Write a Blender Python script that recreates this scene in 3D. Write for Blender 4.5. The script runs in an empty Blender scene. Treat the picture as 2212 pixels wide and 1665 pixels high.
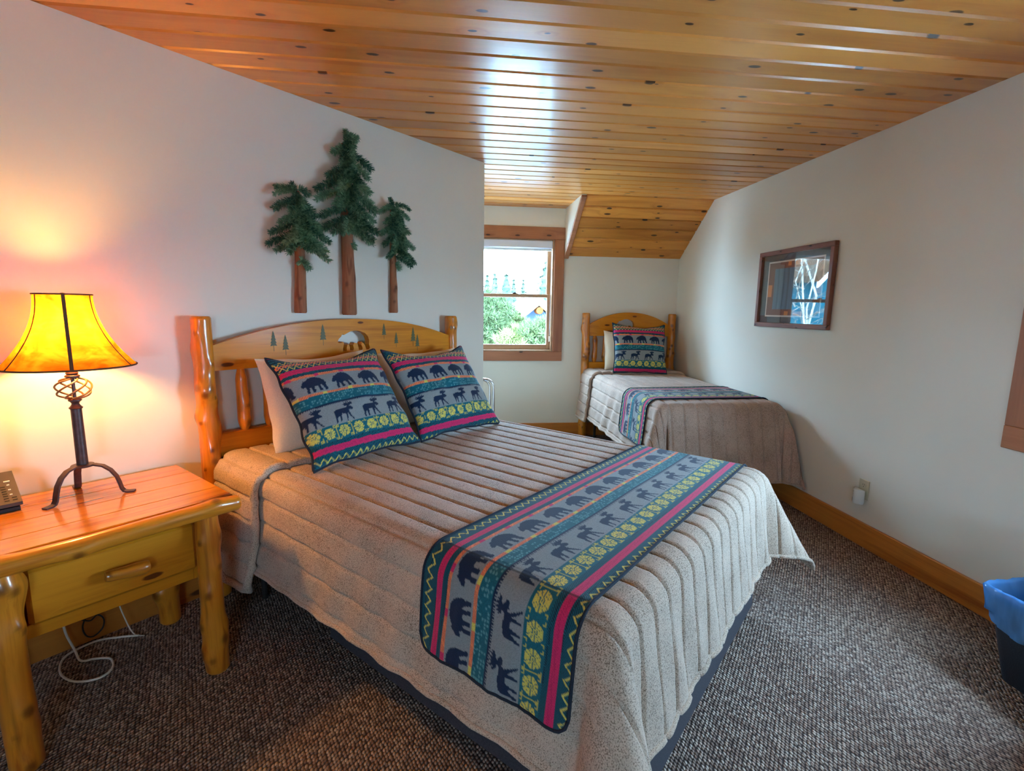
import bpy, math, random
import numpy as np
from mathutils import Matrix, Vector
from mathutils.geometry import tessellate_polygon

sc = bpy.context.scene
PI = math.pi
rnd = random.Random(7)

# ------------------------------------------------------------------ room measures (metres)
H = 2.44                       # ceiling height
XR, YB = 2.472, 5.362          # right wall x, back wall y
CX, CY = 0.241, 3.848          # free corner of the diagonal bed wall
HS, YS = 1.950, 4.689          # foot height / start of the sloped ceiling
BH = 0.147                     # baseboard height

# ------------------------------------------------------------------ camera
F_PX, YAW, PITCH, ROLL, CAM_H = 1082.245, 0.1208, 0.1512, 0.0149, 1.390
cam_data = bpy.data.cameras.new('camera')
cam = bpy.data.objects.new('camera', cam_data)
sc.collection.objects.link(cam)
fw = np.array([math.sin(YAW)*math.cos(PITCH), math.cos(YAW)*math.cos(PITCH), -math.sin(PITCH)])
rt = np.array([math.cos(YAW), -math.sin(YAW), 0.0])
up = np.cross(rt, fw)
r2 = math.cos(ROLL)*rt + math.sin(ROLL)*up
u2 = -math.sin(ROLL)*rt + math.cos(ROLL)*up
cam.matrix_world = Matrix(((r2[0], u2[0], -fw[0], 0), (r2[1], u2[1], -fw[1], 0), (r2[2], u2[2], -fw[2], CAM_H), (0, 0, 0, 1)))
cam_data.sensor_width = 36.0
cam_data.lens = F_PX/2212*36.0
cam_data.clip_start = 0.02
cam_data.clip_end = 400
sc.camera = cam

# ------------------------------------------------------------------ sky, window portals, exposure
world = bpy.data.worlds.new('sky')
sc.world = world
world.use_nodes = True
bg = world.node_tree.nodes['Background']
bg.inputs[0].default_value = (0.39, 0.68, 1.0, 1)
bg.inputs[1].default_value = 26.0
sc.view_settings.view_transform = 'Standard'
sc.view_settings.look = 'None'
sc.view_settings.exposure = 1.58
sc.view_settings.gamma = 1.0
sc.view_settings.use_curve_mapping = False
sc.cycles.use_denoising = True
sc.cycles.max_bounces = 9
sc.cycles.diffuse_bounces = 5
sc.cycles.glossy_bounces = 4
sc.cycles.transmission_bounces = 6
sc.cycles.transparent_max_bounces = 12
sc.cycles.sample_clamp_indirect = 8.0
sc.cycles.caustics_reflective = False
sc.cycles.caustics_refractive = False

def portal(name, loc, rot, sx, sy):
    l = bpy.data.lights.new(name, 'AREA')
    l.shape = 'RECTANGLE'; l.size = sx; l.size_y = sy
    l.cycles.is_portal = True
    o = bpy.data.objects.new(name, l); sc.collection.objects.link(o)
    o.location = loc; o.rotation_euler = rot
portal('window_portal', (0.675, YB+0.16, 1.52), (-PI/2, 0, 0), 0.95, 1.30)
portal('window_portal', (XR+0.16, 1.40, 1.52), (0, PI/2, 0), 1.30, .90)

portal('window_portal', (-.145, -1.86, 1.52), (PI/2, 0, 0), .95, 1.30)  # for the added fill window behind the camera

# ------------------------------------------------------------------ helpers: frames, objects
class Frame:
    def __init__(s, o, rot): s.o = np.array([o[0], o[1], 0.0]); s.rot = rot
    def w(s, p):
        c, k = math.cos(s.rot), math.sin(s.rot)
        return (s.o[0]+c*p[0]-k*p[1], s.o[1]+k*p[0]+c*p[1], p[2])
FL = Frame((CX, CY), math.radians(225))   # diagonal bed wall: x along wall to the left, y into the room
FB = Frame((XR, YB), PI)                  # back wall: x from the right corner leftwards, y into the room
FR = Frame((XR, 0), PI/2)                 # right wall: x towards the back wall, y into the room
FW = Frame((0, 0), 0.0)
INFO = {}
def link(o): sc.collection.objects.link(o); return o
def tag(o, label, cat, group=None, kind=None):
    if label: o['label'] = label
    if cat: o['category'] = cat
    if group: o['group'] = group
    if kind: o['kind'] = kind
    return o
def to_mesh(name, vf, mat, smooth, base, attrs=None, ang=38):
    V = np.asarray(vf[0], float).reshape(-1, 3) - np.asarray(base, float)
    me = bpy.data.meshes.new(name)
    me.from_pydata(V.tolist(), [], [tuple(int(i) for i in f) for f in vf[1]])
    me.materials.append(mat)
    if smooth:
        me.polygons.foreach_set('use_smooth', [True]*len(me.polygons))
        if ang: me.set_sharp_from_angle(angle=math.radians(ang))
    if attrs:
        for k, (typ, data) in attrs.items():
            a = me.attributes.new(k, typ, 'POINT')
            data = np.asarray(data, np.float32)
            if typ == 'FLOAT': a.data.foreach_set('value', data.ravel())
            elif typ == 'FLOAT_VECTOR': a.data.foreach_set('vector', data.ravel())
            else: a.data.foreach_set('color', data.ravel())
    me.update()
    return me
def thing(name, label, cat, frame, base, group=None, kind=None):
    o = link(bpy.data.objects.new(name, None))
    o.empty_display_size = 0.1
    o.location = frame.w(base); o.rotation_euler = (0, 0, frame.rot)
    INFO[o.name] = np.array(base, float)
    return tag(o, label, cat, group, kind)
def part(name, vf, mat, parent, smooth=True, label=None, attrs=None, ang=38, kind=None):
    base = INFO[parent.name]
    if len(vf) > 2: attrs = dict(attrs or {}, **vf[2])
    o = link(bpy.data.objects.new(name, to_mesh(name, vf, mat, smooth, base, attrs, ang)))
    o.parent = parent
    INFO[o.name] = base
    if label: o['label'] = label
    if kind: o['kind'] = kind
    return o
def solo(name, label, cat, frame, base, vf, mat, smooth=True, group=None, kind=None, attrs=None, ang=38):
    if len(vf) > 2: attrs = dict(attrs or {}, **vf[2])
    o = link(bpy.data.objects.new(name, to_mesh(name, vf, mat, smooth, base, attrs, ang)))
    o.location = frame.w(base); o.rotation_euler = (0, 0, frame.rot)
    INFO[o.name] = np.array(base, float)
    return tag(o, label, cat, group, kind)
def struct(name, vf, mat, frame=FW, base=(0, 0, 0), smooth=False, label=None):
    o = solo(name, label, None, frame, base, vf, mat, smooth)
    o['kind'] = 'structure'
    return o

# ------------------------------------------------------------------ helpers: shapes -> (verts, faces)
def join(*vfs):
    V, F, n = [], [], 0
    for vf in vfs:
        v = np.asarray(vf[0], float).reshape(-1, 3)
        V.append(v); F += [tuple(i+n for i in f) for f in vf[1]]; n += len(v)
    return np.concatenate(V), F
def box(x0, x1, y0, y1, z0, z1, b=0.0):
    x0, x1 = min(x0, x1), max(x0, x1); y0, y1 = min(y0, y1), max(y0, y1); z0, z1 = min(z0, z1), max(z0, z1)
    if b <= 0:
        V = [(x, y, z) for x in (x0, x1) for y in (y0, y1) for z in (z0, z1)]
        return np.array(V), [(0, 1, 3, 2), (4, 6, 7, 5), (0, 4, 5, 1), (2, 3, 7, 6), (0, 2, 6, 4), (1, 5, 7, 3)]
    b = min(b, (x1-x0)*.45, (y1-y0)*.45, (z1-z0)*.45)
    lo, hi = np.array([x0, y0, z0]), np.array([x1, y1, z1]); mid = (lo+hi)/2
    V, idx = [], {}
    for sx in (0, 1):
        for sy in (0, 1):
            for sz in (0, 1):
                s = (sx, sy, sz)
                for ax in range(3):
                    p = [(lo[k] if s[k] == 0 else hi[k]) for k in range(3)]
                    for k in range(3):
                        if k != ax: p[k] += b if s[k] == 0 else -b
                    idx[(s, ax)] = len(V); V.append(p)
    F = []
    for ax in range(3):
        o1, o2 = [(1, 2), (0, 2), (0, 1)][ax]
        for s in (0, 1):
            q = []
            for a, c in ((0, 0), (1, 0), (1, 1), (0, 1)):
                k = [0, 0, 0]; k[ax] = s; k[o1] = a; k[o2] = c
                q.append(idx[(tuple(k), ax)])
            F.append(q)
    for ax in range(3):
        o1, o2 = [(1, 2), (0, 2), (0, 1)][ax]
        for a in (0, 1):
            for c in (0, 1):
                k0 = [0, 0, 0]; k1 = [0, 0, 0]
                k0[o1] = k1[o1] = a; k0[o2] = k1[o2] = c; k1[ax] = 1
                F.append([idx[(tuple(k0), o1)], idx[(tuple(k1), o1)], idx[(tuple(k1), o2)], idx[(tuple(k0), o2)]])
    for s in [(i, j, k) for i in (0, 1) for j in (0, 1) for k in (0, 1)]:
        F.append([idx[(s, 0)], idx[(s, 1)], idx[(s, 2)]])
    V = np.array(V)
    out = []
    for f in F:
        p = V[f]; n = np.cross(p[1]-p[0], p[2]-p[0]); c = p.mean(0)-mid
        out.append(tuple(f) if n @ c > 0 else tuple(f[::-1]))
    return V, out
def grid(P, flip=False, wrap_u=False):
    nu, nv = P.shape[:2]
    i = np.arange(nu if wrap_u else nu-1)[:, None]; j = np.arange(nv-1)[None, :]
    i2 = (i+1) % nu
    a, b, c, d = i*nv+j, i2*nv+j, i2*nv+j+1, i*nv+j+1
    Fq = np.stack([a+0*b, b+0*a, c, d], -1).reshape(-1, 4)
    if flip: Fq = Fq[:, ::-1]
    return P.reshape(-1, 3), [tuple(f) for f in Fq.tolist()]
def tube(path, r, n=8, closed=False, caps=True, flat=None):
    """swept tube; flat=(w,t,normal) sweeps a flat bar instead"""
    P = np.asarray(path, float); m = len(P)
    R = np.full(m, r) if np.isscalar(r) else np.asarray(r, float)
    T = np.gradient(P, axis=0)
    if closed: T = np.roll(P, -1, 0)-np.roll(P, 1, 0)
    T /= np.linalg.norm(T, axis=1)[:, None]+1e-12
    a = np.array([0, 0, 1.0]) if abs(T[0][2]) < .9 else np.array([1.0, 0, 0])
    if flat is not None: a = np.asarray(flat[2], float)
    N = np.zeros_like(P); N[0] = a-(a@T[0])*T[0]; N[0] /= np.linalg.norm(N[0])
    for k in range(1, m):
        v = (N[k-1] if flat is None else a)
        v = v-(v@T[k])*T[k]
        N[k] = v/(np.linalg.norm(v)+1e-12)
    B = np.cross(T, N)
    if flat is not None:
        w, t = flat[0]/2, flat[1]/2
        cs = np.array([(w, t), (-w, t), (-w, -t), (w, -t)]); n = 4
        ring = P[:, None]+cs[None, :, 0, None]*N[:, None]+cs[None, :, 1, None]*B[:, None]
    else:
        th = np.arange(n)/n*2*PI
        ring = P[:, None]+R[:, None, None]*(np.cos(th)[None, :, None]*N[:, None]+np.sin(th)[None, :, None]*B[:, None])
    V = ring.reshape(-1, 3); F = []
    for k in range(m if closed else m-1):
        k2 = (k+1) % m
        for j in range(n):
            j2 = (j+1) % n
            F.append((k*n+j, k*n+j2, k2*n+j2, k2*n+j))
    if caps and not closed:
        F.append(tuple(range(n))[::-1]); F.append(tuple((m-1)*n+j for j in range(n)))
    return V, F
def lathe(prof, n=24, c=(0, 0), caps=True):
    th = np.arange(n)/n*2*PI
    P = np.array([[(c[0]+r*math.cos(t), c[1]+r*math.sin(t), z) for r, z in prof] for t in th])
    V, F = grid(P, wrap_u=True)
    m = len(prof)
    if caps:
        if prof[0][0] > 1e-6: F.append(tuple(j*m for j in range(n))[::-1])
        if prof[-1][0] > 1e-6: F.append(tuple(j*m+m-1 for j in range(n)))
    return V, F
def prism(outer, y0, y1, holes=()):
    """polygon in (x,z) extruded over y"""
    loops = [list(outer)]+[list(h) for h in holes]
    tri = tessellate_polygon([[Vector((p[0], p[1], 0)) for p in l] for l in loops])
    flat = [p for l in loops for p in l]; n = len(flat)
    V = [(p[0], y0, p[1]) for p in flat]+[(p[0], y1, p[1]) for p in flat]
    F = []
    for t in tri:
        a, b, c = [np.array(flat[i]) for i in t]
        s = (b[0]-a[0])*(c[1]-a[1])-(b[1]-a[1])*(c[0]-a[0])
        t = tuple(t) if s > 0 else tuple(t)[::-1]
        F.append(t); F.append(tuple(i+n for i in t[::-1]))
    k = 0
    for li, l in enumerate(loops):
        m = len(l)
        ar = sum(l[i][0]*l[(i+1) % m][1]-l[(i+1) % m][0]*l[i][1] for i in range(m))
        ccw = (ar > 0) == (li == 0)
        for i in range(m):
            a, b = k+i, k+(i+1) % m
            F.append((b, a, a+n, b+n) if ccw else (a, b, b+n, a+n))
        k += m
    return np.array(V), F
def log(p0, p1, r0, r1, seed, knots=8, n=22, step=0.008, waist=0.0, facet=0.035, taper=0.0, bump=1.0):
    """hand-peeled log with knots; attribute 'knot' (dark) and 'luv' (grain space)"""
    g = np.random.RandomState(seed)
    p0, p1 = np.array(p0, float), np.array(p1, float)
    L = np.linalg.norm(p1-p0); ax = (p1-p0)/L
    a = np.array([0, 0, 1.0]) if abs(ax[2]) < .8 else np.array([0, 1.0, 0])
    N = np.cross(a, ax); N /= np.linalg.norm(N); B = np.cross(ax, N)
    m = max(6, int(L/step))
    t = np.linspace(0, 1, m); th = np.arange(n)/n*2*PI
    tt, hh = np.meshgrid(t, th, indexing='ij')
    R = r0+(r1-r0)*tt
    if taper: R = R*np.clip(1-taper*np.clip((np.abs(tt-.5)-.30)/.20, 0, 1)**1.5, .2, 1)
    for k in range(5):
        R = R*(1+facet*.5*np.sin(hh*g.randint(1, 5)+g.uniform(0, 6.3)+tt*L*g.uniform(3, 14))*g.uniform(.3, 1))
    R = R*(1+waist*np.sin(tt*PI*2+g.uniform(0, 6)))
    kn = np.zeros_like(R)
    for k in range(knots):
        kt, kh, sz = g.uniform(.03, .97), (g.uniform(0, 6.3) if k % 2 else PI/2+g.uniform(-1.1, 1.1)), g.uniform(.009, .024)
        dh = (hh-kh+PI) % (2*PI)-PI
        d = np.sqrt(((tt-kt)*L)**2*.5+(dh*r0)**2)
        R = R+bump*sz*.45*np.exp(-(d/(sz*1.5))**2)
        kn = np.maximum(kn, np.exp(-(d/(sz*.62))**4)*g.uniform(.6, 1))
    for k in range(3):   # drying checks
        kt, kh = g.uniform(.1, .9), g.uniform(0, 6.3)
        dh = (hh-kh+PI) % (2*PI)-PI
        kn = np.maximum(kn, .55*np.exp(-(dh*r0/.004)**2)*np.exp(-((tt-kt)*L/.09)**2))
    e = np.ones_like(R); e[0] = e[-1] = .86; R = R*e
    P = p0+(tt*L)[..., None]*ax+R[..., None]*(np.cos(hh)[..., None]*N+np.sin(hh)[..., None]*B)
    bend = np.sin(tt*PI)*g.uniform(-.006, .006)
    P = P+bend[..., None]*N
    Vv = P.reshape(-1, 3)
    F = []
    for i in range(m-1):
        for j in range(n):
            j2 = (j+1) % n
            F.append((i*n+j, i*n+j2, (i+1)*n+j2, (i+1)*n+j))
    F.append(tuple(range(n))[::-1]); F.append(tuple((m-1)*n+j for j in range(n)))
    luv = np.stack([tt*L+seed*1.37, R*np.cos(hh), R*np.sin(hh)], -1)
    return Vv, F, {'knot': ('FLOAT', kn.ravel()), 'luv': ('FLOAT_VECTOR', luv.reshape(-1, 3))}
def noise1(x, seed, f=1.0):
    g = np.random.RandomState(seed); s = 0
    for k in range(4): s = s+np.sin(x*f*g.uniform(.5, 2.4)+g.uniform(0, 6.3))*g.uniform(.3, 1)
    return s/2.2

# ------------------------------------------------------------------ materials
def srgb(r, g, b):
    f = lambda c: (c/255/12.92 if c/255 <= .04045 else ((c/255+.055)/1.055)**2.4)
    return (f(r), f(g), f(b), 1.0)
def newmat(name):
    m = bpy.data.materials.new(name); m.use_nodes = True
    return m, m.node_tree, m.node_tree.nodes['Principled BSDF']
def nd(nt, typ, ins=None, **props):
    n = nt.nodes.new(typ)
    for k, v in props.items(): setattr(n, k, v)
    for k, v in (ins or {}).items():
        s = n.inputs[k]
        if isinstance(v, bpy.types.NodeSocket): nt.links.new(v, s)
        else: s.default_value = v
    return n
def mth(nt, op, a, b=0.0, c=0.0, clamp=False):
    n = nd(nt, 'ShaderNodeMath', {0: a, 1: b, 2: c}, operation=op); n.use_clamp = clamp
    return n.outputs[0]
def ramp(nt, fac, stops):
    n = nd(nt, 'ShaderNodeValToRGB', {0: fac}); e = n.color_ramp.elements
    while len(e) < len(stops): e.new(.5)
    for k, (p, c) in enumerate(stops): e[k].position = p; e[k].color = c
    return n.outputs[0]
def mixc(nt, fac, a, b, mode='MIX'):
    n = nt.nodes.new('ShaderNodeMix'); n.data_type = 'RGBA'; n.blend_type = mode
    for i, v in ((0, fac), (6, a), (7, b)):
        if isinstance(v, bpy.types.NodeSocket): nt.links.new(v, n.inputs[i])
        else: n.inputs[i].default_value = v
    return n.outputs[2]
def mapr(nt, v, a, b, c=0.0, d=1.0, smooth=True):
    n = nd(nt, 'ShaderNodeMapRange', {0: v, 1: a, 2: b, 3: c, 4: d}, interpolation_type='SMOOTHSTEP' if smooth else 'LINEAR')
    return n.outputs[0]
def setp(b, **k):
    for a, v in k.items(): b.inputs[a.replace('_', ' ')].default_value = v
def bump(nt, b, h, strength=.3, dist=.002):
    n = nd(nt, 'ShaderNodeBump', {'Height': h, 'Strength': strength, 'Distance': dist})
    nt.links.new(n.outputs[0], b.inputs['Normal'])
def plain(name, col, rough=.6, metal=0.0, nscale=0, nstr=.15, bumps=0.0, **kw):
    m, nt, b = newmat(name)
    setp(b, Base_Color=col, Roughness=rough, Metallic=metal)
    for k, v in kw.items(): b.inputs[k.replace('_', ' ')].default_value = v
    if nscale:
        tc = nd(nt, 'ShaderNodeTexCoord').outputs['Object']
        n = nd(nt, 'ShaderNodeTexNoise', {'Vector': tc, 'Scale': nscale, 'Detail': 4.0}).outputs[0]
        dk = tuple(c*(1-nstr*2) for c in col[:3])+(1,)
        lt = tuple(min(1, c*(1+nstr)) for c in col[:3])+(1,)
        nt.links.new(ramp(nt, n, [(.3, dk), (.7, lt)]), b.inputs['Base Color'])
        if bumps: bump(nt, b, n, bumps, .003)
    return m
def wood(name, light, dark, knot, axis=0, KL=2.0, KC=6.5, dens=.5, rough=.33, coat=.25, vary=.25, ring=9.0, kr=(.03, .06), fine=.25, use_luv=False, spec=.5):
    m, nt, b = newmat(name)
    rand = nd(nt, 'ShaderNodeObjectInfo').outputs['Random']
    if use_luv:
        src = nd(nt, 'ShaderNodeAttribute', attribute_name='luv').outputs['Vector']
    else:
        src = nd(nt, 'ShaderNodeTexCoord').outputs['Object']
    sp = nd(nt, 'ShaderNodeSeparateXYZ', {0: src}).outputs
    o1, o2 = [(1, 2), (0, 2), (0, 1)][axis]
    al = mth(nt, 'MULTIPLY_ADD', rand, 53.0, sp[axis])
    c1 = mth(nt, 'MULTIPLY_ADD', rand, 7.0, sp[o1]); c2 = sp[o2]
    cc = mth(nt, 'ADD', c1, c2)
    kv = nd(nt, 'ShaderNodeCombineXYZ', {0: mth(nt, 'MULTIPLY', al, KL), 1: mth(nt, 'MULTIPLY', cc, KC)}).outputs[0]
    wob = nd(nt, 'ShaderNodeTexNoise', {'Vector': kv, 'Scale': 9.0, 'Detail': 2.0}).outputs[0]
    kv2 = nd(nt, 'ShaderNodeVectorMath', {0: kv, 1: nd(nt, 'ShaderNodeCombineXYZ', {0: mth(nt, 'MULTIPLY', wob, .04), 1: mth(nt, 'MULTIPLY', wob, .04)}).outputs[0]}, operation='ADD').outputs[0]
    vo = nd(nt, 'ShaderNodeTexVoronoi', {'Vector': kv2, 'Scale': 1.0, 'Randomness': 1.0}, voronoi_dimensions='2D')
    cs = nd(nt, 'ShaderNodeSeparateColor', {0: vo.outputs['Color']}).outputs
    gate = mth(nt, 'GREATER_THAN', cs[0], 1-dens)
    rad = mth(nt, 'MULTIPLY_ADD', cs[1], kr[1], kr[0])
    q = mth(nt, 'DIVIDE', vo.outputs['Distance'], rad)
    kmask = mth(nt, 'MULTIPLY', mapr(nt, q, 1.15, .75), gate)
    halo = mth(nt, 'MULTIPLY', mapr(nt, q, 4.5, .8), gate)
    gv = nd(nt, 'ShaderNodeCombineXYZ', {0: mth(nt, 'MULTIPLY', al, .09), 1: mth(nt, 'MULTIPLY_ADD', halo, .05, c1), 2: mth(nt, 'MULTIPLY_ADD', halo, .03, c2)}).outputs[0]
    n1 = nd(nt, 'ShaderNodeTexNoise', {'Vector': gv, 'Scale': ring, 'Detail': 4.0, 'Distortion': .8}).outputs[0]
    fv = nd(nt, 'ShaderNodeCombineXYZ', {0: mth(nt, 'MULTIPLY', al, .035), 1: c1, 2: c2}).outputs[0]
    n2 = nd(nt, 'ShaderNodeTexNoise', {'Vector': fv, 'Scale': 110.0, 'Detail': 3.0}).outputs[0]
    base = ramp(nt, mth(nt, 'MULTIPLY_ADD', n2, fine, mth(nt, 'MULTIPLY_ADD', n1, 1.0, -fine*.5)), [(.30, dark), (.50, light), (.66, tuple(a*.65+d*.35 for a, d in zip(light, dark)))])
    base = mixc(nt, mth(nt, 'MULTIPLY', halo, .35), base, dark)
    base = mixc(nt, mth(nt, 'MULTIPLY', kmask, .92), base, knot)
    val = mth(nt, 'MULTIPLY_ADD', rand, vary, 1-vary/2)
    base = mixc(nt, 1.0, base, nd(nt, 'ShaderNodeCombineColor', {0: val, 1: mth(nt, 'POWER', val, 1.15), 2: mth(nt, 'POWER', val, 1.3)}).outputs[0], 'MULTIPLY')
    if use_luv:
        ka = nd(nt, 'ShaderNodeAttribute', attribute_name='knot').outputs['Fac']
        base = mixc(nt, mth(nt, 'MULTIPLY', ka, .9), base, knot)
    nt.links.new(base, b.inputs['Base Color'])
    setp(b, Roughness=rough, Coat_Weight=coat, Coat_Roughness=.12, Specular_IOR_Level=spec)
    bump(nt, b, n2, .12, .001)
    return m

M = {}
def wallpaint():
    m, nt, b = newmat('wall_paint')
    tc = nd(nt, 'ShaderNodeTexCoord').outputs['Object']
    n = nd(nt, 'ShaderNodeTexNoise', {'Vector': tc, 'Scale': 130.0, 'Detail': 3.0}).outputs[0]
    n2 = nd(nt, 'ShaderNodeTexNoise', {'Vector': tc, 'Scale': 1.5, 'Detail': 2.0}).outputs[0]
    nt.links.new(ramp(nt, n2, [(.3, srgb(226, 217, 200)), (.7, srgb(231, 222, 205))]), b.inputs['Base Color'])
    setp(b, Roughness=.62)
    bump(nt, b, n, .10, .0015)
    return m
M['wall'] = wallpaint()
M['plank'] = wood('ceiling_pine', srgb(224, 150, 70), srgb(202, 122, 50), srgb(52, 27, 16), 0, KL=4.0, KC=9.0, dens=.34, rough=.31, coat=.16, vary=.38, ring=6.0, kr=(.035, .09), fine=.12)
M['slope'] = wood('slope_pine', srgb(226, 148, 62), srgb(200, 118, 44), srgb(40, 20, 12), 0, KL=4.0, KC=8.0, dens=.4, rough=.36, coat=.1, vary=.5, kr=(.04, .12), fine=.12)
M['log'] = wood('peeled_log', srgb(212, 130, 34), srgb(172, 88, 16), srgb(74, 30, 6), 0, dens=.0, rough=.28, coat=.5, vary=.15, ring=26.0, use_luv=True)
M['board'] = wood('honey_board', srgb(214, 134, 26), srgb(180, 98, 14), srgb(92, 38, 8), 0, KL=3.0, KC=9.0, dens=.5, rough=.45, coat=.05, spec=.22, vary=.1, kr=(.04, .10))
M['top'] = wood('varnished_top', srgb(216, 136, 32), srgb(164, 84, 14), srgb(80, 36, 8), 0, KL=3.2, KC=16.0, dens=.45, rough=.2, coat=.7, vary=.12, ring=12, kr=(.06, .18))
M['trim'] = wood('stained_trim', srgb(178, 112, 72), srgb(146, 84, 52), srgb(62, 30, 20), 0, KL=3.0, KC=9.0, dens=.5, rough=.42, coat=.1, vary=.15, kr=(.03, .07))
M['trimz'] = wood('stained_trim_upright', srgb(178, 112, 72), srgb(146, 84, 52), srgb(62, 30, 20), 2, KL=3.0, KC=9.0, dens=.5, rough=.42, coat=.1, vary=.15, kr=(.03, .07))
M['basewood'] = wood('baseboard_wood', srgb(202, 124, 48), srgb(164, 88, 28), srgb(70, 32, 14), 0, KL=1.6, KC=8.0, dens=.5, rough=.34, coat=.25, vary=.1, kr=(.04, .12))
M['frame'] = wood('frame_wood', srgb(140, 88, 68), srgb(108, 62, 46), srgb(50, 26, 20), 0, KL=6, KC=16, dens=.5, rough=.5, coat=.05)
M['framez'] = wood('frame_wood_upright', srgb(140, 88, 68), srgb(108, 62, 46), srgb(50, 26, 20), 2, KL=6, KC=16, dens=.5, rough=.5, coat=.05)
M['bark'] = wood('bark_trunk', srgb(164, 108, 74), srgb(118, 68, 44), srgb(60, 30, 20), 0, dens=0, rough=.85, coat=0, ring=40, use_luv=True)
M['sash'] = plain('sash_wood', srgb(172, 128, 92), .45, nscale=20, nstr=.05)
M['white'] = plain('white_plastic', srgb(228, 226, 220), .35)
M['shadefab'] = plain('roller_shade_fabric', srgb(216, 214, 222), .7, nscale=300, nstr=.03)
M['chrome'] = plain('chrome', (.8, .8, .82, 1), .12, 1.0)
M['iron'] = plain('brown_iron', srgb(92, 74, 72), .42, .55, nscale=60, nstr=.15, bumps=.2)
M['ironwire'] = plain('gilded_iron_wire', srgb(140, 112, 84), .42, .5, nscale=80, nstr=.1)
M['black'] = plain('black_plastic', srgb(38, 36, 38), .45)
M['phone'] = plain('charcoal_plastic', srgb(74, 66, 60), .4, nscale=30, nstr=.05)
M['slot'] = plain('dark_slot', srgb(20, 18, 18), .6)
M['almond'] = plain('almond_plate', srgb(196, 188, 160), .35)
M['bin'] = plain('navy_black_bin', srgb(26, 32, 42), .5, nscale=220, nstr=.2, bumps=.3)
M['cord'] = plain('white_cord', srgb(222, 214, 198), .4)
M['basefab'] = plain('charcoal_base_fabric', srgb(66, 62, 68), .9, nscale=260, nstr=.2, bumps=.3)
M['ticking'] = plain('mattress_ticking', srgb(190, 186, 180), .85, nscale=90, nstr=.05)
M['metalbar'] = plain('dark_bed_frame_metal', srgb(52, 46, 44), .5, .6)
M['carve'] = plain('carved_tree_stain', srgb(86, 84, 42), .55)
M['linen'] = plain('cream_linen', srgb(236, 218, 190), .85, nscale=180, nstr=.04, bumps=.15, Sheen_Weight=.2)
M['piping'] = plain('navy_piping', srgb(28, 38, 52), .9, nscale=200, nstr=.2)
M['lens'] = plain('grey_print', srgb(120, 120, 124), .5)

def carpet():
    m, nt, b = newmat('loop_carpet')
    tc = nd(nt, 'ShaderNodeTexCoord').outputs['Object']
    mp = nd(nt, 'ShaderNodeMapping', {'Vector': tc, 'Rotation': (0, 0, math.radians(52)), 'Scale': (105.0, 66.0, 1.0)}).outputs[0]
    vo = nd(nt, 'ShaderNodeTexVoronoi', {'Vector': mp, 'Scale': 1.0, 'Randomness': .38}, voronoi_dimensions='2D')
    d = vo.outputs['Distance']; col = nd(nt, 'ShaderNodeSeparateColor', {0: vo.outputs['Color']}).outputs
    big = nd(nt, 'ShaderNodeTexNoise', {'Vector': tc, 'Scale': 3.0, 'Detail': 3.0}).outputs[0]
    loop = ramp(nt, mth(nt, 'MULTIPLY_ADD', big, .3, mth(nt, 'MULTIPLY', col[0], .85)), [(.1, srgb(128, 104, 92)), (.55, srgb(168, 142, 126)), (.95, srgb(204, 182, 164))])
    c = mixc(nt, mapr(nt, d, .30, .62), loop, srgb(68, 55, 52))
    nt.links.new(c, b.inputs['Base Color'])
    setp(b, Roughness=.95, Specular_IOR_Level=.15)
    bump(nt, b, mapr(nt, d, .65, .1), .9, .006)
    return m
M['carpet'] = carpet()
def quiltmat(name, lt, dk):
    m, nt, b = newmat(name)
    tc = nd(nt, 'ShaderNodeTexCoord').outputs['Object']
    n = nd(nt, 'ShaderNodeTexNoise', {'Vector': tc, 'Scale': 330.0, 'Detail': 2.0}).outputs[0]
    n2 = nd(nt, 'ShaderNodeTexNoise', {'Vector': tc, 'Scale': 7.0, 'Detail': 3.0}).outputs[0]
    s = mth(nt, 'MULTIPLY_ADD', n2, .25, n)
    nt.links.new(ramp(nt, s, [(.46, dk), (.62, lt), (.78, tuple(min(1, c*1.15) for c in lt[:3])+(1,))]), b.inputs['Base Color'])
    setp(b, Roughness=.92, Specular_IOR_Level=.2, Sheen_Weight=.15)
    bump(nt, b, n, .5, .0025)
    return m
M['quilt'] = quiltmat('oatmeal_quilt', srgb(192, 170, 150), srgb(120, 100, 84))
M['quilt2'] = quiltmat('taupe_quilt', srgb(186, 160, 142), srgb(122, 98, 82))
def printmat():
    m, nt, b = newmat('woven_lodge_print')
    c = nd(nt, 'ShaderNodeAttribute', attribute_name='Col').outputs['Color']
    tc = nd(nt, 'ShaderNodeTexCoord').outputs['Object']
    n = nd(nt, 'ShaderNodeTexNoise', {'Vector': tc, 'Scale': 420.0, 'Detail': 2.0}).outputs[0]
    v = mth(nt, 'MULTIPLY_ADD', n, 1.1, .45)
    nt.links.new(mixc(nt, 1.0, c, nd(nt, 'ShaderNodeCombineColor', {0: v, 1: v, 2: v}).outputs[0], 'MULTIPLY'), b.inputs['Base Color'])
    setp(b, Roughness=.93, Specular_IOR_Level=.15, Sheen_Weight=.15)
    bump(nt, b, n, .45, .002)
    return m
M['print'] = printmat()
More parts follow.
